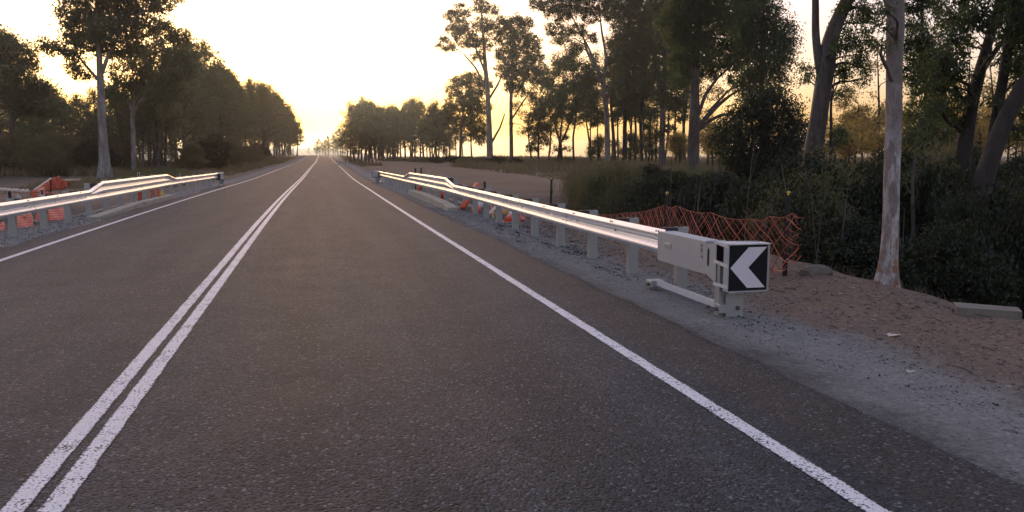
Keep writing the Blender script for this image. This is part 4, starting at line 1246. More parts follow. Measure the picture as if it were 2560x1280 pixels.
for k, (u, v) in enumerate([(300, 205), (395, 150), (492, 92), (548, 150), (588, 172), (632, 188), (668, 214), (700, 236), (722, 268), (742, 312)]):
    q = ray(u, 389); Y = min(300, -16.2 / (q[0] / q[1])) if u > 420 else 88
    Y = max(Y, 86); p = at(u, 389, Y); h = at(u, v, Y).z - Hs(p.x, Y)
    auto_tree('gum_tree', 'open crowned gum on the left wood skyline, ' + ['behind the two left gums', 'just left of the dense rise', 'at the highest point of the dense rise', 'second down the slope', 'third down the slope', 'fourth down the slope', 'fifth down the slope', 'sixth down the slope', 'seventh down the slope', 'last before the vanishing point'][k],
              p.x, Y, h, h * .21, .24, 'bark_grey', 'leaf_far', 440 + k, nclump=17, low=.42, rs_=.82, leafL=.36, leafW=.13, cover=1.2, tuft=.6, sides=6, group='gums standing out of the left skyline')
# low scrub along the foot of the left wood
for i in range(64):
    Y = rnd.uniform(72, 98) if i < 34 else rnd.uniform(98, 220)
    x = (rnd.uniform(-46, -19) if i < 34 else cx(Y) + rnd.uniform(-16.5, -12.5))
    first_or_copy(SHR, rnd.choice([1, 3, 1, 0]), x, Y, rnd.uniform(1.1, 2.2), rnd.uniform(0, 6.28), 'low scrub bush at the foot of the left wood, ' + ZL(u_of(x, Y)), 'scrub under the left wood')

# ---- far hill beyond the crest and the right hand road side row
for i, (u, v, Y) in enumerate([(792, 352, 430), (800, 345, 400), (812, 350, 410), (822, 338, 380), (833, 333, 340), (845, 325, 320), (806, 355, 520), (795, 362, 560), (838, 345, 420), (820, 352, 500), (852, 318, 290), (786, 368, 620), (771, 366, 600), (776, 370, 700), (855, 330, 350)]):
    p = at(u, 389, Y); z = Hs(p.x, Y); h = at(u, v, Y).z - z
    first_or_copy(PROT, i % 5, p.x, Y, h / 12, rnd.uniform(0, 6), 'distant tree beyond the road crest', 'distant trees beyond the road crest')
skr = np.array([(860, 305), (868, 290), (880, 245), (905, 232), (930, 250), (960, 262), (990, 255), (1030, 235), (1060, 238), (1080, 250), (1110, 268), (1145, 275), (1180, 290), (1230, 300)])
for k in range(46):
    u = rnd.uniform(872, 1140) if k > 14 else 868 + k * 9
    Y = 185 - (u - 870) * .17 + (rnd.uniform(0, 6) if k < 18 else rnd.uniform(8, 60))
    p = at(u, 389, Y); z = Hs(p.x, Y); v = float(np.interp(u, skr[:, 0], skr[:, 1])) + rnd.uniform(0, 25)
    h = at(u, v, Y).z - z
    first_or_copy(PROT, rnd.randrange(5), p.x, Y, h / 12, rnd.uniform(0, 6), 'tree of the hazy row right of the road, ' + ('beside the road' if u < 930 else 'middle of the row' if u < 1040 else 'at its right end'), 'hazy tree row right of the road')
for k, (u, v, r) in enumerate([(1095, 275, 0), (1120, 262, 0), (1145, 285, 0), (1165, 300, 0), (1075, 290, 0)]):
    p = at(u, 389, 150); h = at(u, v, 150).z - Hs(p.x, 150)
    auto_tree('thin_tree', ['thin tree with orange sky showing through, at the end of the hazy row', 'second thin tree along the clearing edge with sky between its stems', 'slender open tree left of the tallest clearing tree', 'short open tree touching the tallest clearing tree', 'thin tree half inside the hazy row'][k],
              p.x, 150 + k, h, h * .2, .14, 'bark_grey', 'leaf_far', 140 + k, nclump=9, low=.5, leafL=.34, leafW=.13, cover=1.0, tuft=.5, sides=6)

# ---- right: hero gums of the clearing
KW = dict(leafL=.34, leafW=.12, tuft=.55)
pix_tree('gum_tree', 'tall slim pale gum tree standing alone at the back of the clearing', 118,
    [[(1225, 402, 17), (1223, 320, 14), (1220, 240, 12), (1213, 160, 10), (1207, 80, 6), (1203, 20, 3)], [(1219, 230, 7), (1190, 170, 5), (1160, 135, 3)], [(1221, 250, 6), (1245, 210, 5), (1262, 170, 2)], [(1216, 190, 6), (1185, 110, 4), (1165, 60, 2)]],
    [(1206, 16, 20), (1152, 28, 20), (1128, 40, 14), (1150, 62, 18), (1130, 75, 16), (1108, 108, 16), (1125, 120, 12), (1160, 92, 26), (1185, 105, 20), (1205, 60, 22), (1230, 25, 14), (1195, 140, 14), (1225, 75, 18), (1215, 110, 16)],
    'bark_pale', 'leaf_near', 10, cover=1.05, **KW)
pix_tree('gum_tree', 'leafy gum tree just right of the tall slim pale one', 114,
    [[(1279, 398, 10), (1278, 330, 9), (1277, 260, 9), (1281, 180, 7), (1284, 90, 3)], [(1278, 300, 5), (1310, 250, 4), (1335, 215, 2)], [(1277, 240, 5), (1262, 180, 4), (1255, 110, 2)]],
    [(1258, 62, 20), (1290, 60, 22), (1318, 58, 14), (1262, 95, 24), (1300, 98, 28), (1330, 110, 22), (1265, 135, 24), (1305, 145, 28), (1338, 145, 20), (1262, 175, 22), (1290, 190, 26), (1325, 185, 24), (1350, 175, 18), (1365, 205, 14), (1300, 225, 18), (1275, 215, 14)],
    'bark_grey', 'leaf_near', 11, cover=1.3, **KW)
pix_tree('gum_tree', 'short spreading tree left of the tall slim gum with crossing limbs', 122,
    [[(1150, 402, 7), (1152, 340, 6), (1158, 280, 4), (1165, 230, 2)], [(1227, 360, 6), (1250, 320, 5), (1262, 285, 3)]],
    [(1145, 205, 16), (1165, 195, 16), (1190, 200, 18), (1212, 215, 16), (1160, 225, 20), (1190, 235, 22), (1130, 225, 14), (1140, 255, 22), (1175, 265, 24), (1205, 270, 20), (1120, 280, 20), (1185, 310, 24), (1200, 340, 24), (1150, 300, 18)],
    'bark_grey', 'leaf_near', 12, cover=1.2, **KW)
pix_tree('gum_tree', 'small vase shaped tree standing alone against the orange horizon', 112,
    [[(1402, 396, 11), (1402, 372, 10), (1400, 350, 8)], [(1401, 360, 6), (1390, 320, 5), (1378, 280, 3), (1368, 240, 2)], [(1401, 360, 6), (1418, 325, 5), (1432, 285, 3), (1445, 250, 2)], [(1400, 352, 5), (1405, 300, 4), (1408, 250, 2)]],
    [(1352, 212, 14), (1375, 230, 20), (1400, 225, 24), (1425, 215, 22), (1450, 235, 18), (1385, 260, 22), (1415, 262, 22), (1445, 268, 18), (1465, 255, 14), (1360, 255, 14), (1395, 290, 14), (1430, 295, 16), (1350, 285, 14), (1462, 290, 12), (1405, 340, 12), (1388, 372, 9), (1418, 372, 9)],
    'bark_dark', 'leaf_near', 13, cover=.75, **KW)
pix_tree('gum_tree', 'low bushy sapling left of the vase shaped tree', 114,
    [[(1346, 395, 6), (1346, 350, 5), (1345, 310, 3)]],
    [(1330, 290, 14), (1352, 285, 16), (1340, 315, 18), (1362, 318, 14), (1325, 330, 14), (1350, 345, 18), (1335, 365, 14), (1365, 355, 10), (1322, 372, 9)],
    'bark_dark', 'leaf_near', 14, cover=.95, **KW)
KW = dict(leafL=.26, leafW=.085, tuft=.45)
pix_tree('gum_tree', 'tall pale gum tree forking high to the left, left end of the tall grove', 84,
    [[(1520, 402, 15), (1518, 330, 14), (1516, 270, 13), (1508, 205, 12), (1490, 165, 9), (1468, 130, 7), (1455, 80, 3)], [(1509, 210, 9), (1515, 140, 7), (1503, 80, 5), (1495, 10, 2)], [(1500, 185, 6), (1470, 120, 5), (1425, 40, 3)], [(1512, 170, 5), (1535, 110, 4), (1550, 50, 2)]],
    [(1345, 8, 18), (1372, 15, 24), (1400, 35, 26), (1385, 70, 22), (1425, 20, 26), (1405, 95, 20), (1450, 10, 26), (1475, 40, 22), (1440, 75, 22), (1500, 10, 28), (1530, 30, 28), (1555, 70, 24), (1540, 110, 26), (1440, 120, 18), (1420, 160, 20), (1450, 180, 24), (1480, 195, 24), (1440, 215, 20), (1545, 160, 26), (1480, 95, 14),
     (1400, -30, 40), (1460, -40, 45), (1520, -40, 45), (1490, -90, 45), (1470, 235, 20), (1555, 210, 22)],
    'bark_pale', 'leaf_near', 15, cover=1.0, **KW)
pix_tree('gum_tree', 'pair of dark stems with narrow leafy crown in the middle of the tall grove', 78,
    [[(1562, 405, 12), (1562, 320, 11), (1566, 220, 9), (1570, 100, 6), (1575, 0, 4), (1578, -100, 2)], [(1537, 402, 9), (1534, 320, 8), (1530, 260, 6), (1540, 190, 3)], [(1605, 404, 9), (1602, 300, 8), (1612, 220, 6), (1625, 120, 3)]],
    [(1560, 20, 34), (1600, 15, 36), (1585, 60, 34), (1620, 70, 34), (1570, 105, 30), (1605, 125, 34), (1560, 145, 26), (1640, 30, 30), (1635, 110, 30), (1585, 170, 30), (1620, 180, 30), (1560, 200, 24), (1600, 220, 26), (1560, 250, 20), (1540, 235, 20), (1630, 225, 22), (1580, -40, 45), (1630, -50, 45), (1600, -110, 40), (1580, 285, 18), (1545, 290, 15), (1612, 290, 16)],
    'bark_dark', 'leaf_near', 16, cover=1.15, **KW)
pix_tree('gum_tree', 'straight grey stem with bare middle, right of the dark pair in the grove', 72,
    [[(1654, 408, 17), (1656, 320, 14), (1660, 220, 12), (1664, 120, 9), (1668, 0, 6), (1670, -110, 3)], [(1660, 240, 6), (1642, 200, 4), (1630, 160, 2)]],
    [(1660, 20, 38), (1690, 40, 36), (1650, 80, 32), (1685, 110, 36), (1655, 140, 30), (1700, 160, 30), (1675, 200, 26), (1640, 190, 20), (1700, 0, 40), (1660, -60, 50), (1710, -60, 50), (1680, -130, 45), (1650, 250, 16), (1690, 245, 18), (1700, 290, 14), (1675, 320, 13), (1640, 330, 12)],
    'bark_grey', 'leaf_near', 17, cover=1.15, **KW)
for k, (u, w, v0, v1) in enumerate([(1478, 4, 395, 250), (1587, 7, 400, 240), (1622, 5, 402, 300), (1640, 5, 400, 280), (1572, 4, 398, 250), (1690, 6, 402, 240), (1712, 8, 404, 200), (1496, 4, 398, 270), (1546, 5, 400, 260)]):
    pix_tree('sapling', ['thin sapling left of the grove with bare stem', 'slim dark stem left of centre in the grove', 'slim bare stem between two grove trunks', 'second slim bare stem right of centre in the grove', 'thread thin stem in the grove', 'slim stem just left of the big dark trunk', 'dark stem touching the big dark trunk on its left', 'thin sapling close to the forking pale gum', 'thin stem just right of the forking pale gum'][k], 82 + 2 * k,
        [[(u, v0, w), (u + rnd.uniform(-5, 5), (v0 + v1) / 2, w * .8), (u + rnd.uniform(-8, 8), v1, w * .4)]],
        [(u + rnd.uniform(-12, 12), v1 + rnd.uniform(-10, 40), rnd.uniform(9, 15)) for _ in range(4)] + [(u + rnd.uniform(-8, 8), v0 - rnd.uniform(8, 60), rnd.uniform(7, 11)) for _ in range(3)],
        'bark_dark', 'leaf_near', 200 + k, cover=.9, sides=6, group='thin stems of the grove', **KW)
KW = dict(leafL=.17, leafW=.065, tuft=.3)
pix_tree('gum_tree', 'large dark gum with thick straight trunk and fan of limbs to the right', 44,
    [[(1733, 470, 34), (1733, 420, 29), (1735, 320, 26), (1737, 220, 23), (1741, 110, 19), (1746, 0, 13), (1750, -120, 7)],
     [(1740, 325, 13), (1765, 290, 11), (1790, 262, 9), (1815, 240, 6), (1850, 215, 3)], [(1742, 330, 11), (1775, 302, 9), (1810, 285, 7), (1850, 288, 4), (1880, 300, 2)], [(1741, 300, 10), (1765, 235, 8), (1795, 195, 6), (1830, 165, 3)], [(1770, 280, 7), (1820, 225, 5), (1880, 200, 4), (1920, 190, 2)]],
    [(1720, 20, 48), (1770, 15, 50), (1820, 30, 45), (1740, 80, 45), (1790, 90, 45), (1830, 95, 38), (1700, 90, 34), (1860, 45, 35), (1750, 140, 38), (1800, 150, 34), (1840, 150, 30), (1700, 150, 30), (1720, 190, 26), (1860, 120, 30), (1680, 60, 36), (1770, 185, 22), (1840, 200, 20), (1880, 180, 20), (1690, 210, 18),
     (1740, -50, 60), (1800, -50, 60), (1860, -30, 50), (1770, -130, 60), (1900, -10, 30)],
    'bark_grey', 'leaf_near', 18, cover=1.2, **KW)
pix_tree('gum_tree', 'dense dark tree with broad billowing crown left of the gap of bright sky', 38,
    [[(1908, 500, 20), (1908, 400, 19), (1905, 300, 16), (1903, 200, 13), (1905, 100, 9), (1910, 10, 5)]],
    [(1880, 30, 32), (1925, 35, 32), (1955, 70, 30), (1900, 80, 38), (1940, 105, 36), (1965, 120, 24), (1880, 130, 38), (1925, 150, 38), (1962, 150, 20), (1895, 185, 34), (1940, 185, 26), (1870, 220, 28), (1912, 225, 28), (1895, -10, 40), (1930, -30, 36), (1860, 80, 32), (1985, 95, 10), (1880, 265, 26), (1950, 225, 14), (1975, 205, 8)],
    'bark_dark', 'leaf_near', 19, cover=1.55, leafL=.17, leafW=.065, tuft=.55)
# the big dark shrub mass below it
pix_tree('bushy_tree', 'large dark bushy tree in front of the broad billowing one', 30,
    [[(1900, 520, 16), (1905, 430, 14), (1915, 330, 10), (1920, 270, 5)], [(1905, 430, 9), (1860, 360, 6), (1830, 310, 3)], [(1906, 420, 9), (1960, 350, 6), (1990, 310, 3)]],
    [(1900, 250, 34), (1940, 250, 30), (1860, 275, 30), (1975, 275, 26), (1840, 300, 30), (1900, 300, 42), (1950, 300, 40), (1995, 315, 28), (1835, 340, 36), (1880, 350, 45), (1940, 355, 45), (1990, 360, 36), (2020, 350, 22), (1830, 385, 36), (1880, 400, 45), (1940, 405, 45), (1995, 405, 40), (2030, 390, 26), (1860, 440, 45), (1920, 450, 50), (1985, 450, 45), (2035, 440, 34), (1800, 320, 14), (1795, 350, 16)],
    'bark_dark', 'leaf_shrub', 20, cover=1.5, leafL=.14, leafW=.06, tuft=.5)
KW = dict(leafL=.12, leafW=.038, tuft=.24)
pix_tree('gum_tree', 'thick smooth gum leaning right and forking in two at mid height', 22,
    [[(2018, 560, 52), (2026, 440, 48), (2040, 330, 44), (2056, 230, 43), (2066, 150, 44), (2076, 100, 38), (2092, 50, 33), (2120, 0, 30), (2160, -80, 24), (2190, -180, 14)],
     [(2058, 200, 28), (2048, 150, 24), (2045, 100, 20), (2047, 40, 18), (2050, -20, 16), (2050, -140, 10)], [(2042, 165, 4), (2025, 182, 3), (2018, 196, 2)]],
    [(2012, 172, 14), (2022, 190, 12), (2010, 200, 10), (2105, 60, 20), (2120, 100, 24), (2100, 130, 20), (2135, 140, 26), (2115, 175, 22), (2160, 60, 26), (2165, 110, 24), (2180, 30, 26), (2140, 20, 24), (2160, 170, 20), (2150, 200, 16), (2100, 25, 14), (2100, 170, 14),
     (2140, -80, 60), (2060, -100, 50), (2200, -60, 50), (2180, -160, 60), (2070, -190, 60)],
    'bark_grey', 'leaf_near', 21, cover=.85, sides=14, **KW)
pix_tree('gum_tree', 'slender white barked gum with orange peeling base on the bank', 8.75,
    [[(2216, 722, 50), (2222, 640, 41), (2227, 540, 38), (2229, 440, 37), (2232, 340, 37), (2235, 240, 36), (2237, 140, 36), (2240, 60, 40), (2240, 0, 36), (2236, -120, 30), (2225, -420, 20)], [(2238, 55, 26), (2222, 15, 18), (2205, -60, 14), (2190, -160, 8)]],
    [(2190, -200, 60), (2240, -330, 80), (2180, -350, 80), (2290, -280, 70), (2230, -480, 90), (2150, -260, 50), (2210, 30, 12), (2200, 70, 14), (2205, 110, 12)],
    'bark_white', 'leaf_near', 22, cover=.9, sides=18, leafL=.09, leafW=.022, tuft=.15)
pix_tree('gum_tree', 'dark forking tree leaning right, third trunk from the right edge', 15,
    [[(2385, 640, 46), (2398, 480, 42), (2408, 372, 38), (2424, 280, 32), (2440, 210, 30), (2462, 130, 24), (2490, 50, 22), (2500, -20, 18), (2510, -140, 10)],
     [(2438, 215, 15), (2462, 170, 13), (2500, 115, 12), (2530, 80, 8)], [(2432, 215, 9), (2430, 170, 8), (2427, 140, 6), (2400, 152, 4), (2370, 158, 3)], [(2440, 205, 5), (2415, 180, 4), (2395, 200, 2)]],
    [(2370, 50, 26), (2400, 30, 26), (2430, 55, 24), (2380, 90, 26), (2410, 110, 20), (2350, 140, 28), (2385, 150, 26), (2330, 170, 26), (2360, 185, 24), (2395, 190, 18), (2340, 215, 24), (2370, 225, 22), (2400, 240, 18), (2460, 60, 18), (2380, 270, 22), (2350, 260, 20), (2390, 310, 20), (2440, 20, 22), (2480, 60, 14),
     (2440, -60, 60), (2510, -60, 50), (2480, -150, 60)],
    'bark_dark', 'leaf_near', 23, cover=1.15, sides=12, **KW)
pix_tree('gum_tree', 'dark straight trunk second from the right edge', 14,
    [[(2440, 640, 40), (2462, 480, 34), (2476, 390, 28), (2490, 300, 24), (2503, 220, 22), (2520, 130, 22), (2532, 50, 26), (2540, -40, 22), (2545, -160, 12)]],
    [(2540, 60, 34), (2555, 110, 30), (2520, 30, 24), (2550, 160, 26), (2510, 90, 16), (2555, 10, 34), (2500, 150, 14), (2560, 200, 22), (2480, 250, 14), (2560, 250, 20), (2540, -70, 60), (2590, -20, 60), (2600, 80, 50), (2590, 160, 40)],
    'bark_dark', 'leaf_near', 24, cover=1.15, sides=12, **KW)
pix_tree('gum_tree', 'thick dark trunk leaning hard right at the right edge', 13,
    [[(2405, 690, 52), (2430, 560, 50), (2462, 440, 48), (2490, 350, 44), (2515, 295, 40), (2550, 230, 38), (2590, 170, 34), (2650, 80, 26), (2700, -20, 16)]],
    [(2600, 60, 50), (2660, 0, 60), (2620, 140, 40), (2680, 80, 60), (2560, 320, 16), (2545, 345, 16), (2570, 290, 18)],
    'bark_dark', 'leaf_near', 25, cover=1.1, sides=14, **KW)
pix_tree('sapling', 'thin forked sapling between the leaning gum and the white trunk', 26,
    [[(2078, 420, 9), (2078, 330, 7), (2077, 262, 6), (2088, 190, 3)], [(2077, 265, 4), (2070, 235, 3), (2066, 205, 2)], [(2078, 250, 4), (2100, 200, 3), (2120, 175, 2)]],
    [(2100, 232, 10), (2115, 222, 9), (2090, 245, 8), (2112, 190, 8), (2095, 330, 14), (2105, 345, 16), (2090, 360, 14)],
    'bark_dark', 'leaf_near', 26, cover=.9, **KW)
pix_tree('sapling', 'thin crooked sapling just right of the white trunk', 12,
    [[(2276, 730, 9), (2279, 640, 9), (2284, 560, 9), (2280, 490, 7), (2283, 430, 6), (2290, 380, 4), (2300, 300, 2)], [(2281, 490, 5), (2266, 475, 4), (2260, 455, 2)]],
    [(2300, 300, 16), (2285, 330, 14), (2310, 340, 14), (2262, 450, 8)],
    'bark_grey', 'leaf_near', 27, cover=.8, leafL=.09, leafW=.03, tuft=.16)
# hanging crowns in the upper right
pix_tree('gum_tree', 'dark drooping tree between the white trunk and the right hand trunks', 20,
    [[(2322, 600, 16), (2322, 430, 14), (2318, 300, 12), (2312, 180, 9), (2305, 60, 6), (2300, -60, 3)]],
    [(2285, 60, 22), (2300, 90, 28), (2270, 110, 20), (2320, 120, 28), (2285, 145, 26), (2330, 165, 26), (2295, 185, 26), (2265, 175, 16), (2320, 205, 24), (2350, 195, 20), (2290, 222, 18), (2300, 260, 22), (2340, 245, 18), (2275, 290, 18), (2320, 290, 24), (2355, 290, 20), (2290, 325, 22), (2340, 330, 24), (2375, 340, 20), (2310, 360, 24), (2270, 350, 16),
     (2300, 10, 22), (2340, 20, 24), (2270, 20, 18), (2310, -60, 60)],
    'bark_dark', 'leaf_near', 28, cover=1.15, **KW)
for k, (u, v, Y, wd) in enumerate([(1395, 130, 104, 3.6), (1435, 95, 100, 3.8), (1478, 120, 106, 3.6), (1530, 90, 102, 4), (1575, 60, 98, 4), (1618, 50, 100, 4), (1660, 70, 96, 4), (1700, 60, 90, 3.6), (1330, 215, 125, 3), (1180, 235, 140, 3), (1090, 250, 150, 3.2), (1370, 175, 118, 3)]):
    p = at(u, 389, Y); h = at(u, v, Y).z - Hs(p.x, Y)
    auto_tree('gum_tree', 'thin crowned gum in the back row, ' + ['behind the vase shaped tree', 'left of the forking pale gum', 'behind the forking pale gum', 'right of the forking pale gum', 'behind the dark pair', 'between the dark pair and the grey stem', 'behind the straight grey stem', 'left of the big dark trunk',
        'behind the leafy gum', 'left of the tall slim gum', 'at the end of the hazy row', 'left of the vase shaped tree'][k], p.x, Y, h, wd, .16, 'bark_dark', 'leaf_near', 400 + k, nclump=20, low=.38, rs_=.72, leafL=.3, leafW=.10, cover=1.0, tuft=.7, sides=6, group='back row of the grove')
def BL(u, Y):
    w = ('in the grove' if u < 1720 else 'right of the big dark trunk' if u < 2000 else 'left of the white trunk' if u < 2215 else
         'just right of the white trunk' if u < 2340 else 'left of the dark forking tree' if u < 2430 else 'at the right edge')
    return ('nearer ' if Y < 50 else 'farther ') + 'thin backlit tree on the orange horizon ' + w
# thin backlit trees a little farther off, glowing against the orange horizon
for k, (u, v, w, Y) in enumerate([(2140, 262, 34, 62), (2190, 300, 34, 58), (2110, 310, 26, 66), (2235, 290, 30, 55), (2290, 300, 40, 60), (2440, 250, 50, 52), (2480, 280, 50, 58), (2380, 300, 44, 60), (2540, 260, 60, 50), (2350, 240, 40, 66), (1770, 315, 24, 74), (1800, 335, 22, 70), (1690, 345, 18, 92), (2420, 120, 44, 48), (2200, 120, 34, 50), (2480, 130, 44, 46), (2060, 300, 20, 70), (2160, 325, 40, 48), (2120, 340, 30, 44), (2270, 335, 44, 46), (2400, 330, 44, 44), (2450, 310, 44, 42), (2520, 320, 50, 42), (2560, 290, 50, 44), (2330, 320, 44, 45), (2200, 345, 34, 42), (1785, 345, 26, 62), (2090, 355, 22, 50), (2500, 220, 50, 46), (1700, 350, 22, 84), (1500, 352, 18, 100), (1590, 345, 20, 96), (1630, 350, 18, 92)]):
    p = at(u, 389, Y); z = Hs(p.x, Y); hh = at(u, v - w * .4, Y).z - z
    cl = []
    for j in range(24 if Y > 52 else 17):
        cl.append((u + rnd.gauss(0, w * .75), v + rnd.uniform(-.3, 1) * (385 - v) * .98, rnd.uniform(.2, .42) * w * (1 if Y > 52 else .68)))
    pix_tree('backlit_tree', (BL(u, Y)), Y,
        [[(u, 405, 6), (u + rnd.uniform(-6, 6), (v + 400) / 2, 5), (u + rnd.uniform(-8, 8), v, 2)]], cl, 'bark_dark', 'leaf_glow', 300 + k, cover=.8 if Y > 52 else .5, leafL=.24, leafW=.08, tuft=.6, sides=6, group='backlit trees behind the right bank')

# ---- shrubs of the creek on the right
shr = []
def shrub_at(u, v, Y, s, i, label, group, sz=None):
    p = at(u, v, Y); z = Hs(p.x, Y)
    ztop = p.z; h = max(.8, ztop - z)
    return first_or_copy(SHR, i, p.x, Y, s, rnd.uniform(0, 6.28), label, group, h / (2.15 * s))
ZN = lambda u: 'left of the white trunk' if u < 2200 else 'right of the white trunk' if u < 2380 else 'at the right edge'
DG = 'dark shrubs filling the creek bank on the right'
for k in range(64):
    u = rnd.uniform(1985, 2640); Y = rnd.uniform(13, 27)
    v = 378 + rnd.uniform(-26, 45) - 18 * math.sin(u / 60)
    if 2000 < u < 2080: v += 15
    shrub_at(u, v, Y, rnd.uniform(.9, 1.7), rnd.choice([0, 2, 0, 2, 1]), 'dark shrub topping the thicket, ' + ZN(u), DG)
for k in range(40):
    u = rnd.uniform(2010, 2680); Y = rnd.uniform(9.8, 14)
    v = rnd.uniform(440, 620)
    p = at(u, v, Y)
    if p.x < 8.6: continue
    shrub_at(u, v, Y, rnd.uniform(.6, 1.0), rnd.choice([0, 2]), 'dark shrub at the foot of the thicket, ' + ZN(u), DG)
for k in range(34):
    u = rnd.uniform(1640, 2010); Y = rnd.uniform(17, 27)
    v = 405 + rnd.uniform(0, 90) 
    if at(u, v, Y).x < 9.2: continue
    shrub_at(u, v, Y, rnd.uniform(.8, 1.3), rnd.choice([0, 2]), 'dark shrub in the creek behind the orange mesh, ' + ('left' if u < 1780 else 'centre' if u < 1900 else 'right') + ' part', 'dark shrubs in the creek behind the orange mesh')
for k, (u, v, Y, s, i) in enumerate([(1625, 402, 30, 1.0, 0), (1640, 415, 30, 1.1, 2), (1690, 420, 29, 1.1, 0), (1740, 430, 28, 1.1, 2), (1790, 420, 28, 1.2, 0), (1620, 440, 26, 1.0, 2), (1690, 450, 25, 1.0, 0)]):
    shrub_at(u, v, Y, s, i, 'dark shrub on the creek edge below the tall grove', 'dark shrubs below the tall grove')
for k, (u, v, Y, s) in enumerate([(1470, 425, 30, .9), (1500, 402, 31, 1.2), (1525, 395, 29, 1.2), (1555, 392, 28, 1.2), (1585, 405, 27, 1.0), (1480, 420, 34, .9), (1510, 405, 35, 1.1), (1545, 400, 34, 1.0), (1500, 435, 31, .8), (1535, 430, 30, 1.0), (1570, 440, 28, .9), (1560, 400, 38, 1.1), (1465, 450, 33, .6), (1500, 460, 29, .6), (1540, 465, 27, .7), (1590, 450, 27, .9)]):
    shrub_at(u, v, Y, s, [1, 3][k % 2], 'olive green feathery bush beside the bare clearing', 'olive bushes beside the bare clearing')
for k, (u, v, Y, s) in enumerate([(1130, 385, 118, 1.6), (1165, 390, 116, 1.6), (1240, 388, 112, 1.4), (1060, 392, 135, 1.5), (1290, 392, 112, 1.2), (1420, 392, 105, 1.0), (1090, 390, 125, 1.6), (1205, 392, 112, 1.5)]):
    shrub_at(u, v, Y, s, [0, 3][k % 2], 'low dark bush in the long grass at the back of the clearing', 'low bushes at the back of the clearing')

# bare stems and dead sticks through the thicket
m = MB()
for k in range(150):
    u, Y = rnd.uniform(1650, 2620), rnd.uniform(10, 24)
    p = at(u, 500, Y); z = Hs(p.x, Y)
    if p.x < 7.6: continue
    L = rnd.uniform(.6, 2.3); a = rnd.uniform(0, 6.28); t_ = rnd.uniform(.03, .25) * L
    b0 = Vector((p.x, Y, z)); b1 = b0 + Vector((math.cos(a) * t_ * .4, math.sin(a) * t_ * .4, L * .55)); b2 = b0 + Vector((math.cos(a) * t_, math.sin(a) * t_, L))
    r = rnd.uniform(.006, .02)
    m.tube([b0, b1, b2], [r, r * .8, r * .3], 4, False)
    m.tube([b1, b1 + Vector((rnd.uniform(-.4, .4), rnd.uniform(-.3, .3), L * .35))], [r * .6, r * .2], 3, False)
m.build('bare_stems', M['bark_grey'], kind='stuff', label='tangle of bare grey stems standing in the creek thicket')
# ---- grasses
def grass(name, n, place_fn, hgt, wid, mat, label, seed=0, lean=.35):
    rng = np.random.default_rng(seed)
    x, y = place_fn(n, rng); z = H(x, y) - .02
    k = len(x)
    D = np.hypot(x, y)
    h = hgt * rng.uniform(.35, 1.25, k) * (.8 + .45 * vnoise(x, y, 3.1, 44) + .3 * vnoise(x, y, 9, 45)); w = wid * np.clip(D / 30, .6, 4)
    a = rng.uniform(0, 6.28, k); la_ = rng.uniform(0, lean, k) * h; a2 = rng.uniform(0, 6.28, k)
    dx, dy = np.cos(a) * w, np.sin(a) * w
    b0 = np.stack([x - dx, y - dy, z], -1); b1 = np.stack([x + dx, y + dy, z], -1)
    mx = np.cos(a2) * la_; my = np.sin(a2) * la_
    m0 = np.stack([x - dx * .8 + mx * .4, y - dy * .8 + my * .4, z + h * .6], -1); m1 = np.stack([x + dx * .8 + mx * .4, y + dy * .8 + my * .4, z + h * .6], -1)
    tp = np.stack([x + mx * 1.3, y + my * 1.3, z + h], -1)
    V = np.stack([b0, b1, m1, m0, tp], 1).reshape(-1, 3)
    i = np.arange(k)[:, None] * 5
    F = np.concatenate([i + np.array([[0, 1, 2]]), i + np.array([[0, 2, 3]]), i + np.array([[3, 2, 4]])], 0)
    return link(name, mesh_np(name, V, F.astype(np.int32)), M[mat], kind='stuff', label=label)
def band(ax, bx, y0, y1, clump=1.2, thr=-.2, soft=False):
    def f(n, rng):
        y = rng.uniform(y0, y1, n); x = ax(y) + (bx(y) - ax(y)) * (rng.uniform(0, 1, n) + (rng.normal(0, .09, n) if soft else 0))
        k = vnoise(x, y, clump, 31) + .5 * vnoise(x, y, clump * 3, 32) > thr
        return x[k], y[k]
    return f
pad_edge = lambda y: np.interp(y, [95, 110, 125, 150, 190], [60, 32, 24, 18.5, 11])
grass('long_grass', 52000, band(lambda y: pad_edge(y), lambda y: pad_edge(y) + 55, 97, 175, 2.5, -.5), .95, .016, 'grass_dry', 'long dry grass along the back of the bare clearing', 1)
grass('long_grass', 24000, band(lambda y: 16 + 0 * y, lambda y: 44 + 0 * y, 40, 97, 2.2, -.25), .9, .014, 'grass_dry', 'rank dry grass under the tall grove', 2)
grass('tussock_grass', 22000, band(lambda y: 10.5 + (y - 24) * .22, lambda y: 17.5 + (y - 24) * .25, 25, 44, 1.1, -.35), .85, .008, 'grass_green', 'olive tussock grass at the edge of the creek', 3)
grass('olive_grass', 22000, band(lambda y: .335 * y, lambda y: .445 * y, 25.5, 38, .9, -.45, True), 1.15, .012, 'grass_dry', 'tall feathery olive grass clump between clearing and grove', 13, .5)
grass('olive_grass', 12000, band(lambda y: .33 * y, lambda y: .60 * y, 24, 30, .9, -.2, True), 1.1, .006, 'grass_dry', 'dry stems through the creek edge scrub', 14, .6)
grass('verge_grass', 50000, band(lambda y: cx(y) - 8.2 + 0 * y, lambda y: cx(y) - 18, 50, 260, 2.5, -.35), .42, .012, 'grass_dry', 'dry verge grass on the left side of the road', 4)
grass('verge_grass', 16000, band(lambda y: cx(y) + 5.6, lambda y: cx(y) + 9 + 0 * y, 120, 300, 2.5, -.1), .35, .012, 'grass_dry', 'dry verge grass on the right side of the road', 5)
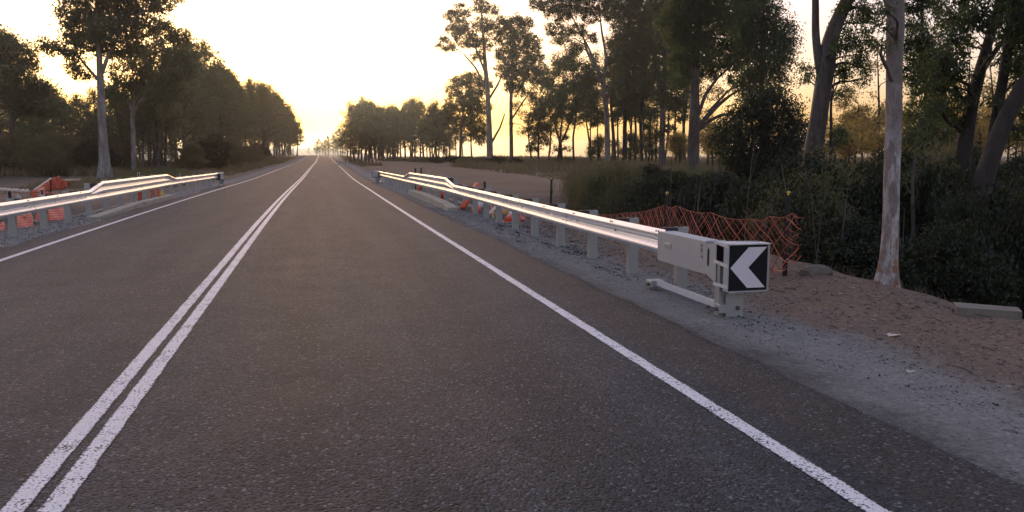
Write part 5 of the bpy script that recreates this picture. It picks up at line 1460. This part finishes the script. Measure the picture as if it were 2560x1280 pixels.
grass('green_verge_grass', 9000, band(lambda y: -8.8 - (y - 58) * .09, lambda y: -14.5 - (y - 58) * .05, 58, 78, 1.5, -.6), .55, .010, 'grass_green', 'patch of fresh green grass beside the left verge', 6)
grass('understory_grass', 42000, band(lambda y: -15 - 0 * y, lambda y: -60 + 0 * y, 74, 130, 3, -.4), .8, .016, 'grass_dry', 'dry understory grass inside the left wood', 7)
grass('ditch_grass', 5000, band(lambda y: -8.0 - 0 * y, lambda y: -17 + 0 * y, 26, 60, 1.6, .15), .28, .006, 'grass_dry', 'thin dry grass beyond the left ditch', 8)
grass('bank_grass', 2600, band(lambda y: 7.1 + 0 * y, lambda y: 9.5 + 0 * y, 6, 24, .8, -.1), .3, .004, 'grass_dry', 'sparse dry stems on the steep right bank', 9)
# twigs and fallen bark on the right bank
m = MB(); rq = random.Random(9)
for k in range(70):
    l_, y_ = rq.uniform(5.0, 8.2), rq.uniform(3.5, 22); a = rq.uniform(0, 3.14); L = rq.uniform(.05, .28)
    z_ = Hs(l_, y_) + .008
    m.tube([(l_, y_, z_), (l_ + math.cos(a) * L * .5, y_ + math.sin(a) * L * .5, z_ + .01), (l_ + math.cos(a) * L, y_ + math.sin(a) * L + .01, z_)], [.004, .0035, .002], 4, False)
m.build('twigs', M['bark_dark'], kind='stuff', label='thin dark twigs lying on the right bank')

# ------------------------------------------------------------------ air
def haze():
    t = bpy.data.materials.new('haze_air'); t.use_nodes = True; n = t.node_tree.nodes; n.clear()
    o = n.new('ShaderNodeOutputMaterial'); v = n.new('ShaderNodeVolumePrincipled')
    v.inputs['Color'].default_value = (.95, .93, .88, 1); v.inputs['Density'].default_value = HAZE; v.inputs['Anisotropy'].default_value = .75
    t.node_tree.links.new(v.outputs[0], o.inputs['Volume'])
    return link('haze', MB().box((0, 700, 11), (4200, 1700, 38)).build('tmp', t).data, None, kind='stuff', label='thin warm evening haze')
HAZE = .00038
h = haze(); bpy.data.objects.remove(bpy.data.objects['tmp'])
for p in PROT + SHR:
    if p.get('label') == 'x':
        for c in list(p.children): bpy.data.objects.remove(c)
        bpy.data.objects.remove(p)
